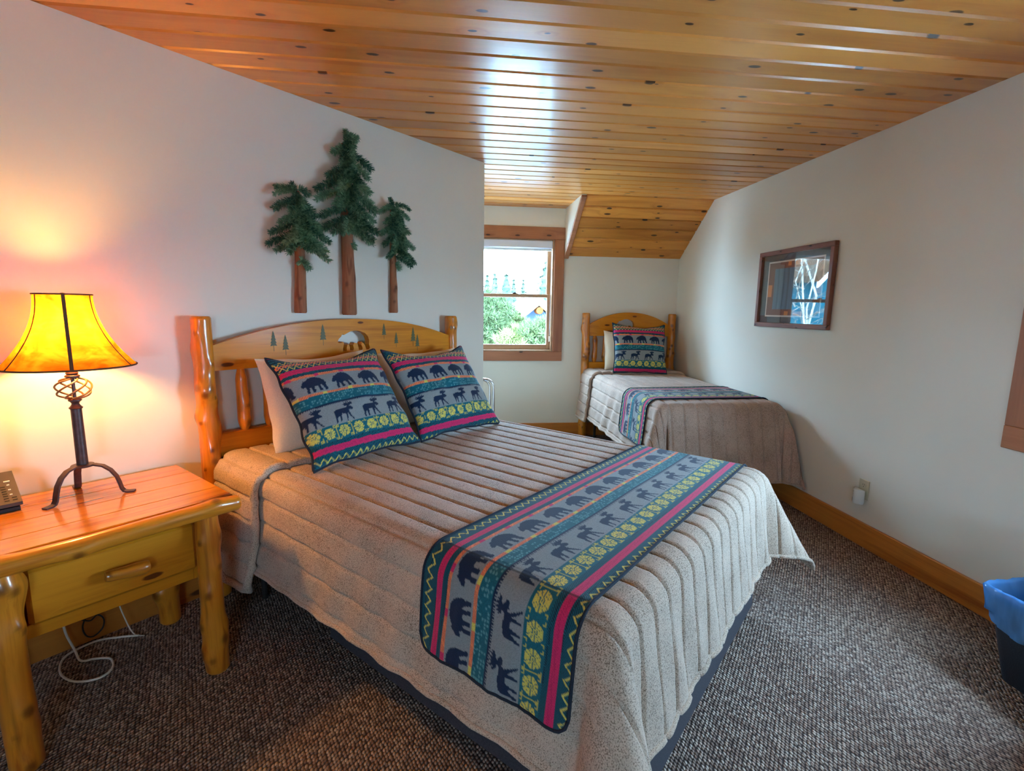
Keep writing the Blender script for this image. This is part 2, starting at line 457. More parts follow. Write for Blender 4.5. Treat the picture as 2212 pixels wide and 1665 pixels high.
def paneglass(name, fres=1.45, tint=(1, 1, 1, 1), base=0.0):
    m = bpy.data.materials.new(name); m.use_nodes = True; nt = m.node_tree
    nt.nodes.clear()
    out = nd(nt, 'ShaderNodeOutputMaterial')
    fc = nd(nt, 'ShaderNodeLayerWeight', {'Blend': .5}).outputs['Facing']
    f = mth(nt, 'MULTIPLY_ADD', mth(nt, 'POWER', fc, 5.0), .96-base, .022+base, clamp=True)   # half per face of the pane
    t = nd(nt, 'ShaderNodeBsdfTransparent', {0: tint}).outputs[0]
    g = nd(nt, 'ShaderNodeBsdfGlossy', {'Color': (1, 1, 1, 1), 'Roughness': .0}).outputs[0]
    mx = nd(nt, 'ShaderNodeMixShader', {0: f, 1: t, 2: g}).outputs[0]
    nt.links.new(mx, out.inputs[0])
    return m
M['glass'] = paneglass('window_glass')
M['picglass'] = paneglass('picture_glass', 1.55, base=.05)
def shade():
    m = bpy.data.materials.new('parchment_shade'); m.use_nodes = True; nt = m.node_tree; nt.nodes.clear()
    out = nd(nt, 'ShaderNodeOutputMaterial')
    tc = nd(nt, 'ShaderNodeTexCoord').outputs['Object']
    n = nd(nt, 'ShaderNodeTexNoise', {'Vector': tc, 'Scale': 9.0, 'Detail': 6.0, 'Distortion': 1.5}).outputs[0]
    w = nd(nt, 'ShaderNodeTexNoise', {'Vector': nd(nt, 'ShaderNodeMapping', {'Vector': tc, 'Scale': (14, 14, 45)}).outputs[0], 'Scale': 1.0, 'Detail': 5.0, 'Distortion': 1.0}).outputs[0]
    c = ramp(nt, mth(nt, 'MULTIPLY_ADD', w, .35, mth(nt, 'MULTIPLY', n, .7)), [(.32, srgb(112, 58, 10)), (.52, srgb(172, 100, 20)), (.70, srgb(204, 136, 36))])
    d = nd(nt, 'ShaderNodeBsdfDiffuse', {0: c}).outputs[0]
    t = nd(nt, 'ShaderNodeBsdfTranslucent', {0: c}).outputs[0]
    nt.links.new(nd(nt, 'ShaderNodeMixShader', {0: .5, 1: d, 2: t}).outputs[0], out.inputs[0])
    return m
M['shade'] = shade()
M['seam'] = plain('shade_seam', srgb(92, 62, 34), .8)
def emit(name, col, s):
    m = bpy.data.materials.new(name); m.use_nodes = True; nt = m.node_tree; nt.nodes.clear()
    out = nd(nt, 'ShaderNodeOutputMaterial')
    nt.links.new(nd(nt, 'ShaderNodeEmission', {0: col, 1: s}).outputs[0], out.inputs[0])
    return m
M['bulb'] = emit('lit_bulb', (1.0, .52, .13, 1), 215.0)
def bag():
    m = bpy.data.materials.new('pale_blue_liner'); m.use_nodes = True; nt = m.node_tree; nt.nodes.clear()
    out = nd(nt, 'ShaderNodeOutputMaterial')
    d = nd(nt, 'ShaderNodeBsdfDiffuse', {0: srgb(84, 160, 228)}).outputs[0]
    t = nd(nt, 'ShaderNodeBsdfTranslucent', {0: srgb(96, 172, 236)}).outputs[0]
    g = nd(nt, 'ShaderNodeBsdfGlossy', {0: (1, 1, 1, 1), 'Roughness': .22}).outputs[0]
    a = nd(nt, 'ShaderNodeMixShader', {0: .4, 1: d, 2: t}).outputs[0]
    tr = nd(nt, 'ShaderNodeBsdfTransparent', {0: srgb(170, 214, 244)}).outputs[0]
    a = nd(nt, 'ShaderNodeMixShader', {0: .12, 1: a, 2: tr}).outputs[0]
    fc = nd(nt, 'ShaderNodeLayerWeight', {'Blend': .5}).outputs['Facing']
    nt.links.new(nd(nt, 'ShaderNodeMixShader', {0: mth(nt, 'MULTIPLY_ADD', mth(nt, 'POWER', fc, 4.0), .4, .07), 1: a, 2: g}).outputs[0], out.inputs[0])
    return m
M['bag'] = bag()
def needle(name, a, b_):
    m, nt, b = newmat(name)
    tc = nd(nt, 'ShaderNodeTexCoord').outputs['Object']
    r = nd(nt, 'ShaderNodeObjectInfo').outputs['Random']
    n = nd(nt, 'ShaderNodeTexNoise', {'Vector': tc, 'Scale': 70.0, 'Detail': 4.0}).outputs[0]
    nt.links.new(ramp(nt, mth(nt, 'MULTIPLY_ADD', r, .3, mth(nt, 'MULTIPLY_ADD', n, 1.0, -.15)), [(.3, a), (.7, b_)]), b.inputs['Base Color'])
    setp(b, Roughness=.8, Specular_IOR_Level=.06)
    return m
M['needle'] = needle('artificial_needles', srgb(40, 92, 76), srgb(136, 176, 138))
M['pine'] = needle('pine_needles', srgb(48, 64, 44), srgb(106, 110, 62))
M['spruce'] = needle('far_spruce_needles', srgb(38, 50, 42), srgb(58, 70, 56))

# ================================================================== THE SETTING
struct('floor', box(-2.95, XR+.15, -1.85, YB+.15, -.1, 0), M['carpet'], label='brown grey loop pile carpet over the whole floor')
struct('wall_left', box(0, 4.30, -.12, 0, 0, H), M['wall'], FL, label='off white diagonal wall behind the big bed')
struct('wall_return', box(0, .12, -2.35, -.12, 0, H), M['wall'], FL)
struct('wall_west', box(-2.95, -2.80, -1.85, .95, 0, H), M['wall'])
W1 = dict(s0=1.392, s1=2.202, z0=.945, z1=2.125)      # opening in the back wall
W2 = dict(s0=.990, s1=1.806, z0=.915, z1=2.125)       # opening in the right wall
def holed(s0, s1, w, t=.15):
    return join(box(s0, w['s0'], -t, 0, 0, H), box(w['s1'], s1, -t, 0, 0, H), box(w['s0'], w['s1'], -t, 0, 0, w['z0']), box(w['s0'], w['s1'], -t, 0, w['z1'], H))
FRR = Frame((0, -1.70), 0.0)                # rear wall, behind the camera
W_FILL = dict(s0=-.55, s1=.26, z0=.915, z1=2.125)  # opening of an unseen window, added to brighten the far end
struct('wall_rear', holed(-2.95, XR+.15, W_FILL), M['wall'], FRR)
struct('wall_back', holed(-.15, 4.3, W1), M['wall'], FB, label='off white back wall with the sash window')
struct('wall_right', holed(-1.85, YB, W2), M['wall'], FR, label='off white right hand wall')
struct('baseboard_left', box(.0, 4.30, 0, .018, 0, BH, .004), M['basewood'], FL, (2, 0, 0))
struct('baseboard_back', box(.0, 3.55, 0, .018, 0, BH, .004), M['basewood'], FB, (1.5, 0, 0))
struct('baseboard_right', box(-1.7, YB, 0, .018, 0, BH, .004), M['basewood'], FR, (2, 0, 0))

# ceiling: slab with tongue and groove planks below it
ceil = struct('ceiling', box(-2.95, XR+.15, -1.85, YB+.15, H+.016, H+.07), M['slope'], label='tongue and groove pine plank ceiling')
PW = .1333
prof = [(-PW/2+.0024, .017), (-PW/2+.0024, .009), (-PW/2+.011, 0), (PW/2-.011, 0), (PW/2-.0024, .009), (PW/2-.0024, .017)]
PL = 5.42
pv = [(-PL/2, y, z) for y, z in prof]+[(PL/2, y, z) for y, z in prof]
pf = [(i, i+1, i+7, i+6) for i in range(5)]+[(5, 0, 6, 11), (0, 5, 4, 3, 2, 1), (6, 7, 8, 9, 10, 11)]
plank_me = to_mesh('plank', (pv, pf), M['plank'], False, (0, 0, 0))
y = 2.015-PW*.5-PW*28
while y < YB+.1:
    o = link(bpy.data.objects.new('plank', plank_me)); o.parent = ceil
    o.location = (-.165, y, H+rnd.uniform(-.0008, .0008))
    y += PW

# sloped piece of ceiling over the small bed, its cheek towards the window and its edge trim
SD = YB-YS; SL = math.hypot(SD, H-HS); sdir = np.array([0, SD/SL, (H-HS)/SL]); sn = np.array([0, sdir[2], -sdir[1]])
def slopebox(x0, x1, a0, a1, t0, t1, b=0.0):
    V, F = box(x0, x1, a0, a1, t0, t1, b)
    P = np.array([0, 0, HS])+V[:, :1]*np.array([1.0, 0, 0])+V[:, 1:2]*sdir+V[:, 2:3]*sn
    return P, [f[::-1] for f in F]
sl = struct('ceiling_slope', slopebox(0, 1.26, -.05, SL, -.06, -.02), M['slope'], FB, (.6, .3, 2.2), label='sloped pine plank ceiling over the small bed')
nb = 6; bw = SL/nb
for k in range(nb):
    part('plank', slopebox(-.02, 1.243, k*bw+.0022, (k+1)*bw-.0022, -.02, .0, .009), M['slope'], sl, smooth=False)
V, F = prism([(0, HS), (SD, H), (0, H)], 1.238, 1.281)
struct('wall_dormer', (V[:, [1, 0, 2]], [f[::-1] for f in F]), M['wall'], FB, (1.26, .3, 2.2), label='white triangular cheek of the dormer')
struct('trim_1', slopebox(1.236, 1.286, -.02, SL-.008, -.004, .018, .004), M['trim'], FB, (1.26, .3, 2.2), label='wooden trim along the edge of the slope')

def make_window(name, label, fr, w, mat_h, mat_v):
    s0, s1, z0, z1 = w['s0'], w['s1'], w['z0'], w['z1']; c = .108
    root = thing(name, label, None, fr, ((s0+s1)/2, 0, z0), kind='structure')
    part('head_casing', box(s0-c-.004, s1+c+.004, 0, .022, z1-.006, z1+.118, .003), mat_h, root, False)
    part('apron_casing', box(s0-c, s1+c, 0, .022, z0-.106, z0-.004, .003), mat_h, root, False)
    for a, b in ((s0-c, s0-.002), (s1+.002, s1+c)):
        part('side_casing', box(a, b, 0, .020, z0-.004, z1-.006, .003), mat_v, root, False)
    t = .016
    for a, b in ((s0, s0+t), (s1-t, s1)):
        part('jamb', box(a, b, -.148, .004, z0, z1), M['sash'], root, False)
    part('sill', box(s0, s1, -.148, .016, z0-.004, z0+.012, .003), M['sash'], root, False)
    part('head_jamb', box(s0+t, s1-t, -.148, .0, z1-t, z1), M['sash'], root, False)
    zm = 1.535; a0, a1 = s0+t, s1-t
    for nm, d0, d1, za, zb, rb, rtop in (('lower_sash', -.072, -.040, z0+.012, zm+.018, .055, .036), ('upper_sash', -.112, -.080, zm-.018, z1-t, .036, .045)):
        f = join(box(a0, a0+.042, d0, d1, za, zb, .003), box(a1-.042, a1, d0, d1, za, zb, .003), box(a0+.042, a1-.042, d0, d1, za, za+rb, .003), box(a0+.042, a1-.042, d0, d1, zb-rtop, zb, .003))
        so = part(nm, f, M['sash'], root, False)
        part('pane', box(a0+.040, a1-.040, (d0+d1)/2-.002, (d0+d1)/2+.002, za+rb-.002, zb-rtop+.002), M['glass'], so, False)
        if nm == 'lower_sash':
            mx = (a0+a1)/2
            part('sash_lock', join(box(mx-.03, mx+.03, d0+.004, d1-.004, zb, zb+.008, .002), box(mx-.012, mx+.022, d0+.008, d1-.002, zb+.008, zb+.016, .003)), M['metalbar'], so)
    return root
make_window('window_1', 'double hung sash window in stained wood casing on the back wall', FB, W1, M['trim'], M['trimz'])
win2 = make_window('window_2', 'wooden window casing at the right edge of the right wall', FR, W2, M['trim'], M['trimz'])
fill_win = make_window('fill_window', 'unseen sash window added behind the viewpoint for fill light', FRR, W_FILL, M['trim'], M['trimz'])  # made-up window that lets extra sky light in from behind
def light_cut_cloth():  # cloth of the unseen shades added to hold back daylight
    m = bpy.data.materials.new('added_light_cut_cloth'); m.use_nodes = True; nt = m.node_tree; nt.nodes.clear()
    out = nd(nt, 'ShaderNodeOutputMaterial'); c = srgb(226, 222, 214)
    nt.links.new(nd(nt, 'ShaderNodeMixShader', {0: .25, 1: nd(nt, 'ShaderNodeBsdfDiffuse', {0: c}).outputs[0], 2: nd(nt, 'ShaderNodeBsdfTranslucent', {0: c}).outputs[0]}).outputs[0], out.inputs[0])
    return m
def roller(fr, w, label, chain_side, drawn=0.0, root=None):
    s0, s1, z1 = w['s0']+.018, w['s1']-.018, w['z1']-.017
    r = root or thing('roller_shade', label, 'window shade', fr, ((s0+s1)/2, -.02, z1))
    part('cassette', box(s0, s1, -.036, .016, z1-.083, z1, .010), M['shadefab'], r)
    part('hem_bar', box(s0+.006, s1-.006, -.024, -.008, z1-.106-drawn, z1-.084-drawn, .004), M['white'], r)
    if drawn: part('added_shade_cloth', box(s0+.006, s1-.006, -.0168, -.0152, z1-.086-drawn, z1-.08), light_cut_cloth(), r, False)
    cs = s0+.012 if chain_side < 0 else s1-.012
    pts = [(cs, .004, z1-.05-.02*k) for k in range(48)]
    part('pull_chain', tube(pts, .0018, 5), M['white'], r)
    part('cord_tensioner', box(cs-.006, cs+.006, -.004, .012, z1-1.06, z1-1.0, .004), M['white'], r)
roller(FB, W1, 'white roller shade rolled up at the top of the back window', -1)
roller(FR, W2, None, -1, .55, win2)  # unseen half-drawn shade, added to cut the light of this window
roller(FRR, W_FILL, None, -1, .80, fill_win)  # unseen shade, added to weaken the fill from the rear

# ================================================================== FABRIC PRINT (bears, moose, flowers)
BEAR = [(0, .36), (.03, .44), (.10, .52), (.13, .59), (.17, .61), (.20, .58), (.28, .63), (.40, .70), (.55, .72), (.70, .70), (.85, .62), (.94, .50), (.98, .35), (.97, .20), (1.0, .08), (.97, .01), (.88, .01), (.86, .10), (.80, .25), (.74, .30), (.72, .20), (.76, .08), (.74, .01), (.64, .01), (.63, .12), (.60, .26), (.50, .28), (.46, .20), (.48, .08), (.46, .01), (.36, .01), (.36, .12), (.33, .24), (.28, .22), (.26, .12), (.26, .0), (.15, .0), (.15, .10), (.18, .25), (.16, .34), (.08, .30), (.02, .31)]
MOOSE = [(.02, .02), (.07, .02), (.12, .2), (.2, .32), (.22, .2), (.2, .03), (.26, .03), (.3, .22), (.34, .36), (.5, .36), (.52, .2), (.5, .02), (.56, .02), (.6, .22), (.62, .34), (.7, .2), (.82, .02), (.88, .03), (.78, .22), (.7, .42), (.72, .5), (.76, .48), (.78, .42), (.8, .48), (.88, .47), (.95, .5), (.95, .56), (.86, .64), (.8, .66), (.86, .7), (.98, .74), (1.0, .84), (.93, .8), (.92, .9), (.86, .8), (.82, .92), (.78, .8), (.72, .93), (.7, .8), (.6, .9), (.62, .78), (.52, .82), (.58, .7), (.7, .66), (.64, .6), (.5, .6), (.35, .62), (.2, .6), (.08, .56), (.04, .44), (.05, .3), (.03, .16)]
def inpoly(x, y, poly):
    r = np.zeros(x.shape, bool); n = len(poly)
    for i in range(n):
        x0, y0 = poly[i]; x1, y1 = poly[(i+1) % n]
        if y0 == y1: continue
        c = ((y0 > y) != (y1 > y)) & (x < (x1-x0)*(y-y0)/(y1-y0)+x0)
        r ^= c
    return r
def lin(r, g, b): return np.array(srgb(r, g, b)[:3])
NAVY, TEAL, GREY, PINK, ORNG, YEL, LTEAL, DARK, HBG = lin(22, 40, 66), lin(22, 96, 108), lin(134, 140, 140), lin(206, 44, 96), lin(232, 132, 84), lin(212, 196, 92), lin(86, 146, 150), lin(16, 28, 40), lin(20, 48, 62)
def lodge_print(x, y, double=False):
    """x to the viewer's right, y down the cloth, both in metres -> rgb"""
    C = np.zeros(x.shape+(3,)); C[:] = NAVY
    def band(a, b): return (y >= a) & (y < b)
    hatch = ((x*2.2+y*2.0) % .014) < .0065
    for a, b in ((-.03, .055), (.080, .098), (.438, .456), (.482, .60)):
        k = band(a, b); C[k] = HBG; C[k & hatch] = TEAL*1.05
    for a, b in ((-.060, -.036), (.055, .080), (.456, .482), (.545, .57)):
        k = band(a, b); C[k] = PINK; C[k & (((x*1.5+y) % .010) < .003) & (y > a+.008) & (y < b-.008)] = PINK*.7
    def zig(yc, amp, per, th, col, lo, hi):
        t = np.abs(((x/per) % 1)-.5)*4-1
        C[band(lo, hi) & (np.abs(y-(yc+amp*t)) < th)] = col
    if double:
        zig(.008, .010, .030, .0028, YEL, -.03, .055); zig(.024, .007, .030, .0026, ORNG, -.03, .055)
        zig(.024, -.007, .030, .0026, ORNG, -.03, .055); zig(.041, .010, .030, .0028, YEL, -.03, .055)
    else:
        zig(.026, .011, .036, .0032, YEL, -.02, .055)
    zig(.510, .010, .036, .0032, YEL, .484, .545)
    for a, b, alt in ((.098, .112, PINK), (.200, .213, YEL)):
        k = band(a, b); C[k] = ORNG
        C[k & (((x*1.0+y*1.0) % .006) < .0024)] = ORNG*.55+PINK*.25
        C[k & ((x % .125) < .022)] = alt
    C[band(.112, .200) | band(.268, .370)] = GREY
    k = band(.112, .200)
    sp = .142; u = (x % sp)/.112; v = (.196-y)/.112
    C[k & inpoly(u, v, BEAR)] = NAVY
    k = band(.213, .262); C[k] = TEAL
    ii, jj = np.floor(x/.011), np.floor(y/.010)
    hsh = np.sin(ii*12.9898+jj*78.233)*43758.5453; hsh = hsh-np.floor(hsh)
    fx, fy = (x/.011) % 1-.5, (y/.010) % 1-.5
    C[k & (hsh > .52) & (fx**2*1.2+fy**2+fx*fy*(hsh-.7)*4 < .14)] = LTEAL
    k = band(.262, .269); C[k] = NAVY; C[band(.266, .273) & ((x % .008) < .004)] = NAVY
    k = band(.268, .370)
    sp = .146; u = ((x+.05) % sp)/.104; v = (.368-y)/.104
    C[k & inpoly(u, v, MOOSE)] = NAVY
    k = band(.370, .438); C[k] = TEAL
    sp = .070; fx = (x % sp)-sp/2; fy = y-.404
    r = np.hypot(fx, fy); a = np.arctan2(fy, fx)
    R = .025*(1+.07*np.cos(a*6))
    fl = (r < R) & ~((np.abs(np.sin(a*6)) < .30) & (r > .008)) & ~((r > .006) & (r < .0085)) & (r > .0025)
    C[k & fl] = YEL
    gx = np.minimum((x % sp), sp-(x % sp))
    C[k & (gx < .0012) & (np.abs(fy) < .030)] = YEL*.8
    sq = np.maximum(np.abs(gx-.0075), np.abs(np.abs(fy)-.026))
    C[k & (sq < .0055) & (sq > .0033)] = YEL*.8
    return C
def rgba(c): return np.concatenate([c, np.ones(c.shape[:-1]+(1,))], -1).reshape(-1, 4)

# ================================================================== BEDDING SHAPES
def profile(a, r, fl):
    thm = PI/2-fl; La = r*thm
    t = np.clip(a, 0, La)/r
    out = r*np.sin(t); drop = r*(1-np.cos(t))
    ex = np.clip(a-La, 0, None)
    return out+ex*math.cos(thm)+np.minimum(a, 0), drop+ex*math.sin(thm)
def hang_len(drop, r, fl):
    thm = PI/2-fl; d0 = r*(1-math.cos(thm))
    return r*thm+(drop-d0)/math.sin(thm)
class Drape:
    """cloth lying over a mattress: u across (0 = middle, + towards larger x), v along"""
    def __init__(s, c, hw, d1, zt, r, fl, bulge, seed, wr=.006, flf=None, ke=3.0):
        s.ke = ke
        s.c, s.hw, s.d1, s.zt, s.r, s.fl, s.bulge, s.seed, s.wr = c, hw, d1, zt, r, fl, bulge, seed, wr
        s.flf = fl if flf is None else flf
    def pos(s, u, v):
        a = np.abs(u)-s.hw; b = v-s.d1; sg = np.sign(u)
        oa, da = profile(a, s.r, s.fl); ob, db = profile(b, s.r, s.flf)
        X = s.c+sg*(s.hw+oa); Y = s.d1+ob; Z = s.zt-da-db
        k = (a > 0) & (b > 0)
        aa, bb = np.clip(a, 1e-6, None), np.clip(b, 1e-6, None)
        m = (aa**s.ke+bb**s.ke)**(1/s.ke); ph = np.arctan2(bb, aa)
        om, dm = profile(m, s.r, s.fl)
        ext = s.bulge*np.sin(2*ph)**1.6*np.clip(dm/.42, 0, 1.4)**1.1
        Xc = s.c+sg*(s.hw+(om+ext)*np.cos(ph)); Yc = s.d1+(om+ext)*np.sin(ph); Zc = s.zt-dm
        X = np.where(k, Xc, X); Y = np.where(k, Yc, Y); Z = np.where(k, Zc, Z)
        # folds in the hanging cloth
        wa = np.clip(a/.30, 0, 1)**1.3*(~k); wb = np.clip(b/.30, 0, 1)**1.3*(~k)
        X = X+sg*wa*s.wr*noise1(v+.4*u, s.seed, 24)*(1+.5*noise1(v, s.seed+1, 60))
        Y = Y+wb*s.wr*noise1(u+.3*v, s.seed+2, 19)
        Z = Z+.007*noise1(u, s.seed+3, 5)*noise1(v, s.seed+4, 4)*((a < 0) & (b < 0))
        return np.stack([X, Y, Z], -1)
    def sheet(s, u, v, off=0.0, quilt=None, phase=0.0):
        uu, vv = np.meshgrid(u, v, indexing='ij')
        P = s.pos(uu, vv)
        du = np.gradient(P, axis=0); dv = np.gradient(P, axis=1)
        n = np.cross(du, dv); n /= np.linalg.norm(n, axis=-1)[..., None]+1e-12
        h = np.full(uu.shape, off)
        if quilt:
            f = ((uu+phase)/quilt) % 1; f = np.minimum(f, 1-f)*quilt
            h = h-.0105*np.exp(-(f/.0052)**2)+.0025*np.clip(f/(quilt/2), 0, 1)**.5+.0012*noise1(vv*1.0+f*10, s.seed+9, 40)*np.exp(-(f/.02)**2)
        return P+n*h[..., None], uu, vv
def uspace(lo, hi, step): return np.linspace(lo, hi, max(4, int(round((hi-lo)/step))+1))
def edge_path(P):
    return np.concatenate([P[0, :-1], P[:-1, -1], P[-1, ::-1]])
def pillow(w, h, T, nx, ny, c, lean, yaw=0.0, roll=0.0, pinch=.07, sag=0.0, seed=0, ear=.0):
    """closed cushion; returns verts/faces, front parameter coords and the seam loop"""
    a = np.linspace(-1, 1, nx); b = np.linspace(-1, 1, ny)
    X, Y = np.meshgrid(a, b, indexing='ij')
    th = T/2*np.clip((1-X**2)*(1-Y**2), 0, 1)**.42
    g = np.random.RandomState(seed)
    wr = (noise1(X*2+Y, seed, 3)+noise1(Y*2-X, seed+3, 4))*.006*(1-X**2)*(1-Y**2)
    px = w/2*X*(1-pinch*(1-Y**2)); py = h/2*Y*(1-pinch*(1-X**2))
    py = py-sag*(1-X**2)*np.clip(Y, 0, 1)**2+.006*noise1(X*3, seed+5, 2)*Y*np.abs(Y)
    px = px+.006*noise1(Y*3, seed+6, 2)*X*np.abs(X)
    F_ = np.stack([px, py, th+wr], -1); B_ = np.stack([px, py, -th*.8], -1)
    cl, sn_ = math.cos(lean), math.sin(lean)
    right = np.array([-1.0, 0, 0]); upv = np.array([0, -sn_, cl]); nrm = np.array([0, cl, sn_])
    cr, sr = math.cos(roll), math.sin(roll)
    right, upv = cr*right+sr*upv, -sr*right+cr*upv
    cy_, sy_ = math.cos(yaw), math.sin(yaw)
    Rz = np.array([[cy_, -sy_, 0], [sy_, cy_, 0], [0, 0, 1]])
    right, upv, nrm = Rz@right, Rz@upv, Rz@nrm
    tr = lambda P: np.asarray(c)+P[..., :1]*right+P[..., 1:2]*upv+P[..., 2:3]*nrm
    v1, f1 = grid(tr(F_)); v2, f2 = grid(tr(B_), flip=True)
    loop = np.concatenate([F_[:-1, 0], F_[-1, :-1], F_[:0:-1, -1], F_[0, :0:-1]])
    return join((v1, f1), (v2, f2)), (np.concatenate([px.ravel(), px.ravel()]), np.concatenate([py.ravel(), py.ravel()])), tr(loop)
def throw_pillow(label, fr, w, h, T, c, lean, yaw, roll, yoff, seed, xo=0.0, sag=.02, group=None):
    vf, (px, py), loop = pillow(w, h, T, 141, 141, c, lean, yaw, roll, .075, sag, seed)
    base = (c[0], c[1], c[2]-h/2*math.cos(lean))
    t = thing('throw_pillow', label, 'pillow', fr, base, group)
    col = lodge_print(px+xo+10, h/2-py+yoff, True)
    part('pillow_cover', vf, M['print'], t, True, attrs={'Col': ('FLOAT_COLOR', rgba(col))}, ang=0)
    part('piping', tube(loop[::3], .0062, 7, closed=True), M['piping'], t, True)
def plain_pillow(label, fr, w, h, T, c, lean, yaw, roll, seed):
    vf, _, loop = pillow(w, h, T, 46, 34, c, lean, yaw, roll, .05, .01, seed)
    solo('bed_pillow', label, 'pillow', fr, (c[0], c[1], c[2]-h/2*math.cos(lean)), vf, M['linen'], True, ang=0)

# ================================================================== BEDS
def arch_poly(s0, s1, zb, ze, zt, n=28):
    m, hw = (s0+s1)/2, (s1-s0)/2
    top = [(m+hw*math.cos(PI*k/n), ze+(zt-ze)*math.sin(PI*k/n)**1.15) for k in range(n+1)]
    top = [(s1-(s1-s0)*k/n, ze+(zt-ze)*(1-abs((1-2*k/n))**2.1)) for k in range(n+1)]
    return [(s0, zb), (s1, zb)]+top
def little_tree(cs, zb, h, seed):
    """silhouette of a little conifer: stem and four tiers"""
    w = h*.17; p = []
    lv = [(0, .015), (.30, .05), (.27, .55), (.46, .30), (.43, .75), (.64, .25), (.61, .62), (.82, .18), (.78, .42), (1.0, .0)]
    r = [(.05, .0), (.05, .28), (1.0, .26), (.55, .40), (.92, .40), (.45, .55), (.75, .55), (.35, .70), (.55, .70), (.22, .84), (.32, .84), (0, 1.0)]
    left = [(-x, z) for x, z in r[::-1][1:]]
    return [(cs+x*w, zb+z*h) for x, z in r+left]
def make_bed(label, fr, base, p):
    b = thing('log_bed', label, 'bed', fr, base)
    sl_, sr_ = p['post_hi'], p['post_lo']
    for k, s in enumerate((sl_, sr_)):
        part('post', log((s, .058, 0), (s, .058, p['post_top']), .044, .041, p['seed']+k*7, 26, n=40), M['log'], b)
    i0, i1 = sr_+.03, sl_-.03
    bw_, bz, bh = p['bear']
    bear = [(bw_[1]-(x*(bw_[1]-bw_[0])), bz+z/.72*bh) for x, z in BEAR]
    hd = part('headboard_panel', prism(arch_poly(i0, i1, p['pan'][0], p['pan'][1], p['pan'][2]), .034, .076, [bear]), M['board'], b, False)
    bv = hd.modifiers.new('edge', 'BEVEL'); bv.width = .003; bv.segments = 2; bv.limit_method = 'ANGLE'
    for k, (s, zt, zb) in enumerate(p['trees']):
        part('carved_tree', prism(little_tree(s, zb, zt-zb, k), .0762, .0775), M['carve'], hd, False, label='small dark green carved conifer')
    part('lower_rail', box(i0, i1, .036, .078, p['rail'][0], p['rail'][1], .006), M['board'], b, False)
    for k, s in enumerate(p['spindles']):
        part('spindle', log((s, .057, p['rail'][1]-.01), (s, .057, p['pan'][0]+.01), .027, .025, p['seed']+30+k, 3, n=14, taper=.55), M['log'], b)
    c, hw, L = p['c'], p['hw'], p['L']
    part('box_spring', box(c-hw, c+hw, .11, L, p['zbs'][0], p['zbs'][1], .03), M['basefab'], b)
    part('mattress', box(c-hw, c+hw, .11, L, p['zbs'][1], p['ztop']-.012, .05), M['ticking'], b)
    for s in (c-hw+.06, c+hw-.06):
        part('frame_rail', box(s-.016, s+.016, .1, L-.06, p['zbs'][0]-.03, p['zbs'][0]), M['metalbar'], b, False)
    for s in (c-hw+.06, c+hw-.06):
        for d in p['legs_d']:
            part('leg', lathe([(.016, 0), (.02, .012), (.013, .02), (.013, p['zbs'][0]-.03)], 12, (s, d)), M['metalbar'], b)
    if p.get('base'):
        a0, a1, d0, d1, h = p['base']
        part('foot_base', box(a0, a1, d0, d1, 0, h, .05), M['basefab'], b, label='dark fabric covered box under the foot half')
    return b
QT = .685
make_bed('big honey log bed with bear cutout headboard against the diagonal wall', FL, (1.19, 1.0, 0), dict(
    post_hi=1.978, post_lo=.41, post_top=1.338, seed=11, pan=(1.09, 1.205, 1.322), bear=((1.092, 1.302), 1.143, .113),
    trees=[(1.662, 1.266, 1.165), (1.601, 1.245, 1.142), (1.391, 1.295, 1.182), (.989, 1.296, 1.200), (.898, 1.240, 1.147), (.763, 1.268, 1.148), (.728, 1.222, 1.117)],
    rail=(.682, .795), spindles=[1.82-.1225*k for k in range(11)], c=1.175, hw=.745, L=2.10, zbs=(.30, .45), ztop=QT-.004,
    legs_d=(.25,), base=(.46, 1.865, .77, 2.115, .30)))
TT = .745
make_bed('narrow honey log bed with bear cutout headboard in the far corner', FB, (.555, 1.0, 0), dict(
    post_hi=1.036, post_lo=.068, post_top=1.362, seed=51, pan=(1.118, 1.235, 1.372), bear=((.50, .70), 1.185, .115),
    trees=[], rail=(.715, .835), spindles=[.93-.118*k for k in range(7)], c=.555, hw=.455, L=2.05, zbs=(.30, .50), ztop=TT-.004,
    legs_d=(.25, 1.85)))

def make_coverlet(label, fr, base, D, d0, drop_s, drop_f, quilt, mat, fold_d, fold_drop, phase, xmin=None):
    t = thing('quilted_coverlet', label, 'bedspread', fr, base)
    U = D.hw+hang_len(drop_s, D.r, D.fl); Vm = D.d1+hang_len(drop_f, D.r, D.flf)
    P, uu, vv = D.sheet(uspace(-U, U, .0055), uspace(d0, Vm, .022), 0.0, quilt, phase)
    if xmin is not None: P[..., 0] = np.maximum(P[..., 0], xmin+.012+.004*np.sin(P[..., 1]*30))
    part('quilt_top', grid(P), mat, t, ang=0)
    part('hem_piping', tube(edge_path(P)[::2], .009, 8), mat, t, ang=0)
    U2 = D.hw+hang_len(fold_drop, D.r, D.fl*1.3)
    Q, uu, vv = D.sheet(uspace(-U2, U2, .0055), uspace(d0, fold_d, .016), .024, quilt, phase)
    e = np.clip((vv-fold_d+.06)/.06, 0, 1)
    Q[..., 0] += np.where(np.abs(uu) > D.hw, np.sign(uu)*(1-e)*.012, 0)
    Q[..., 1] += .018*noise1(uu, D.seed+40, 6)
    if xmin is not None: Q[..., 0] = np.maximum(Q[..., 0], xmin+.022)
    f = part('turned_down_flap', grid(Q), mat, t, ang=0)
    pth = np.concatenate([Q[0, :-1], Q[:-1, -1], Q[-1, ::-1]])
    part('flap_edge', tube(pth[::3]-np.array([0, 0, .010]), .017, 10), mat, f, ang=0)
    return t
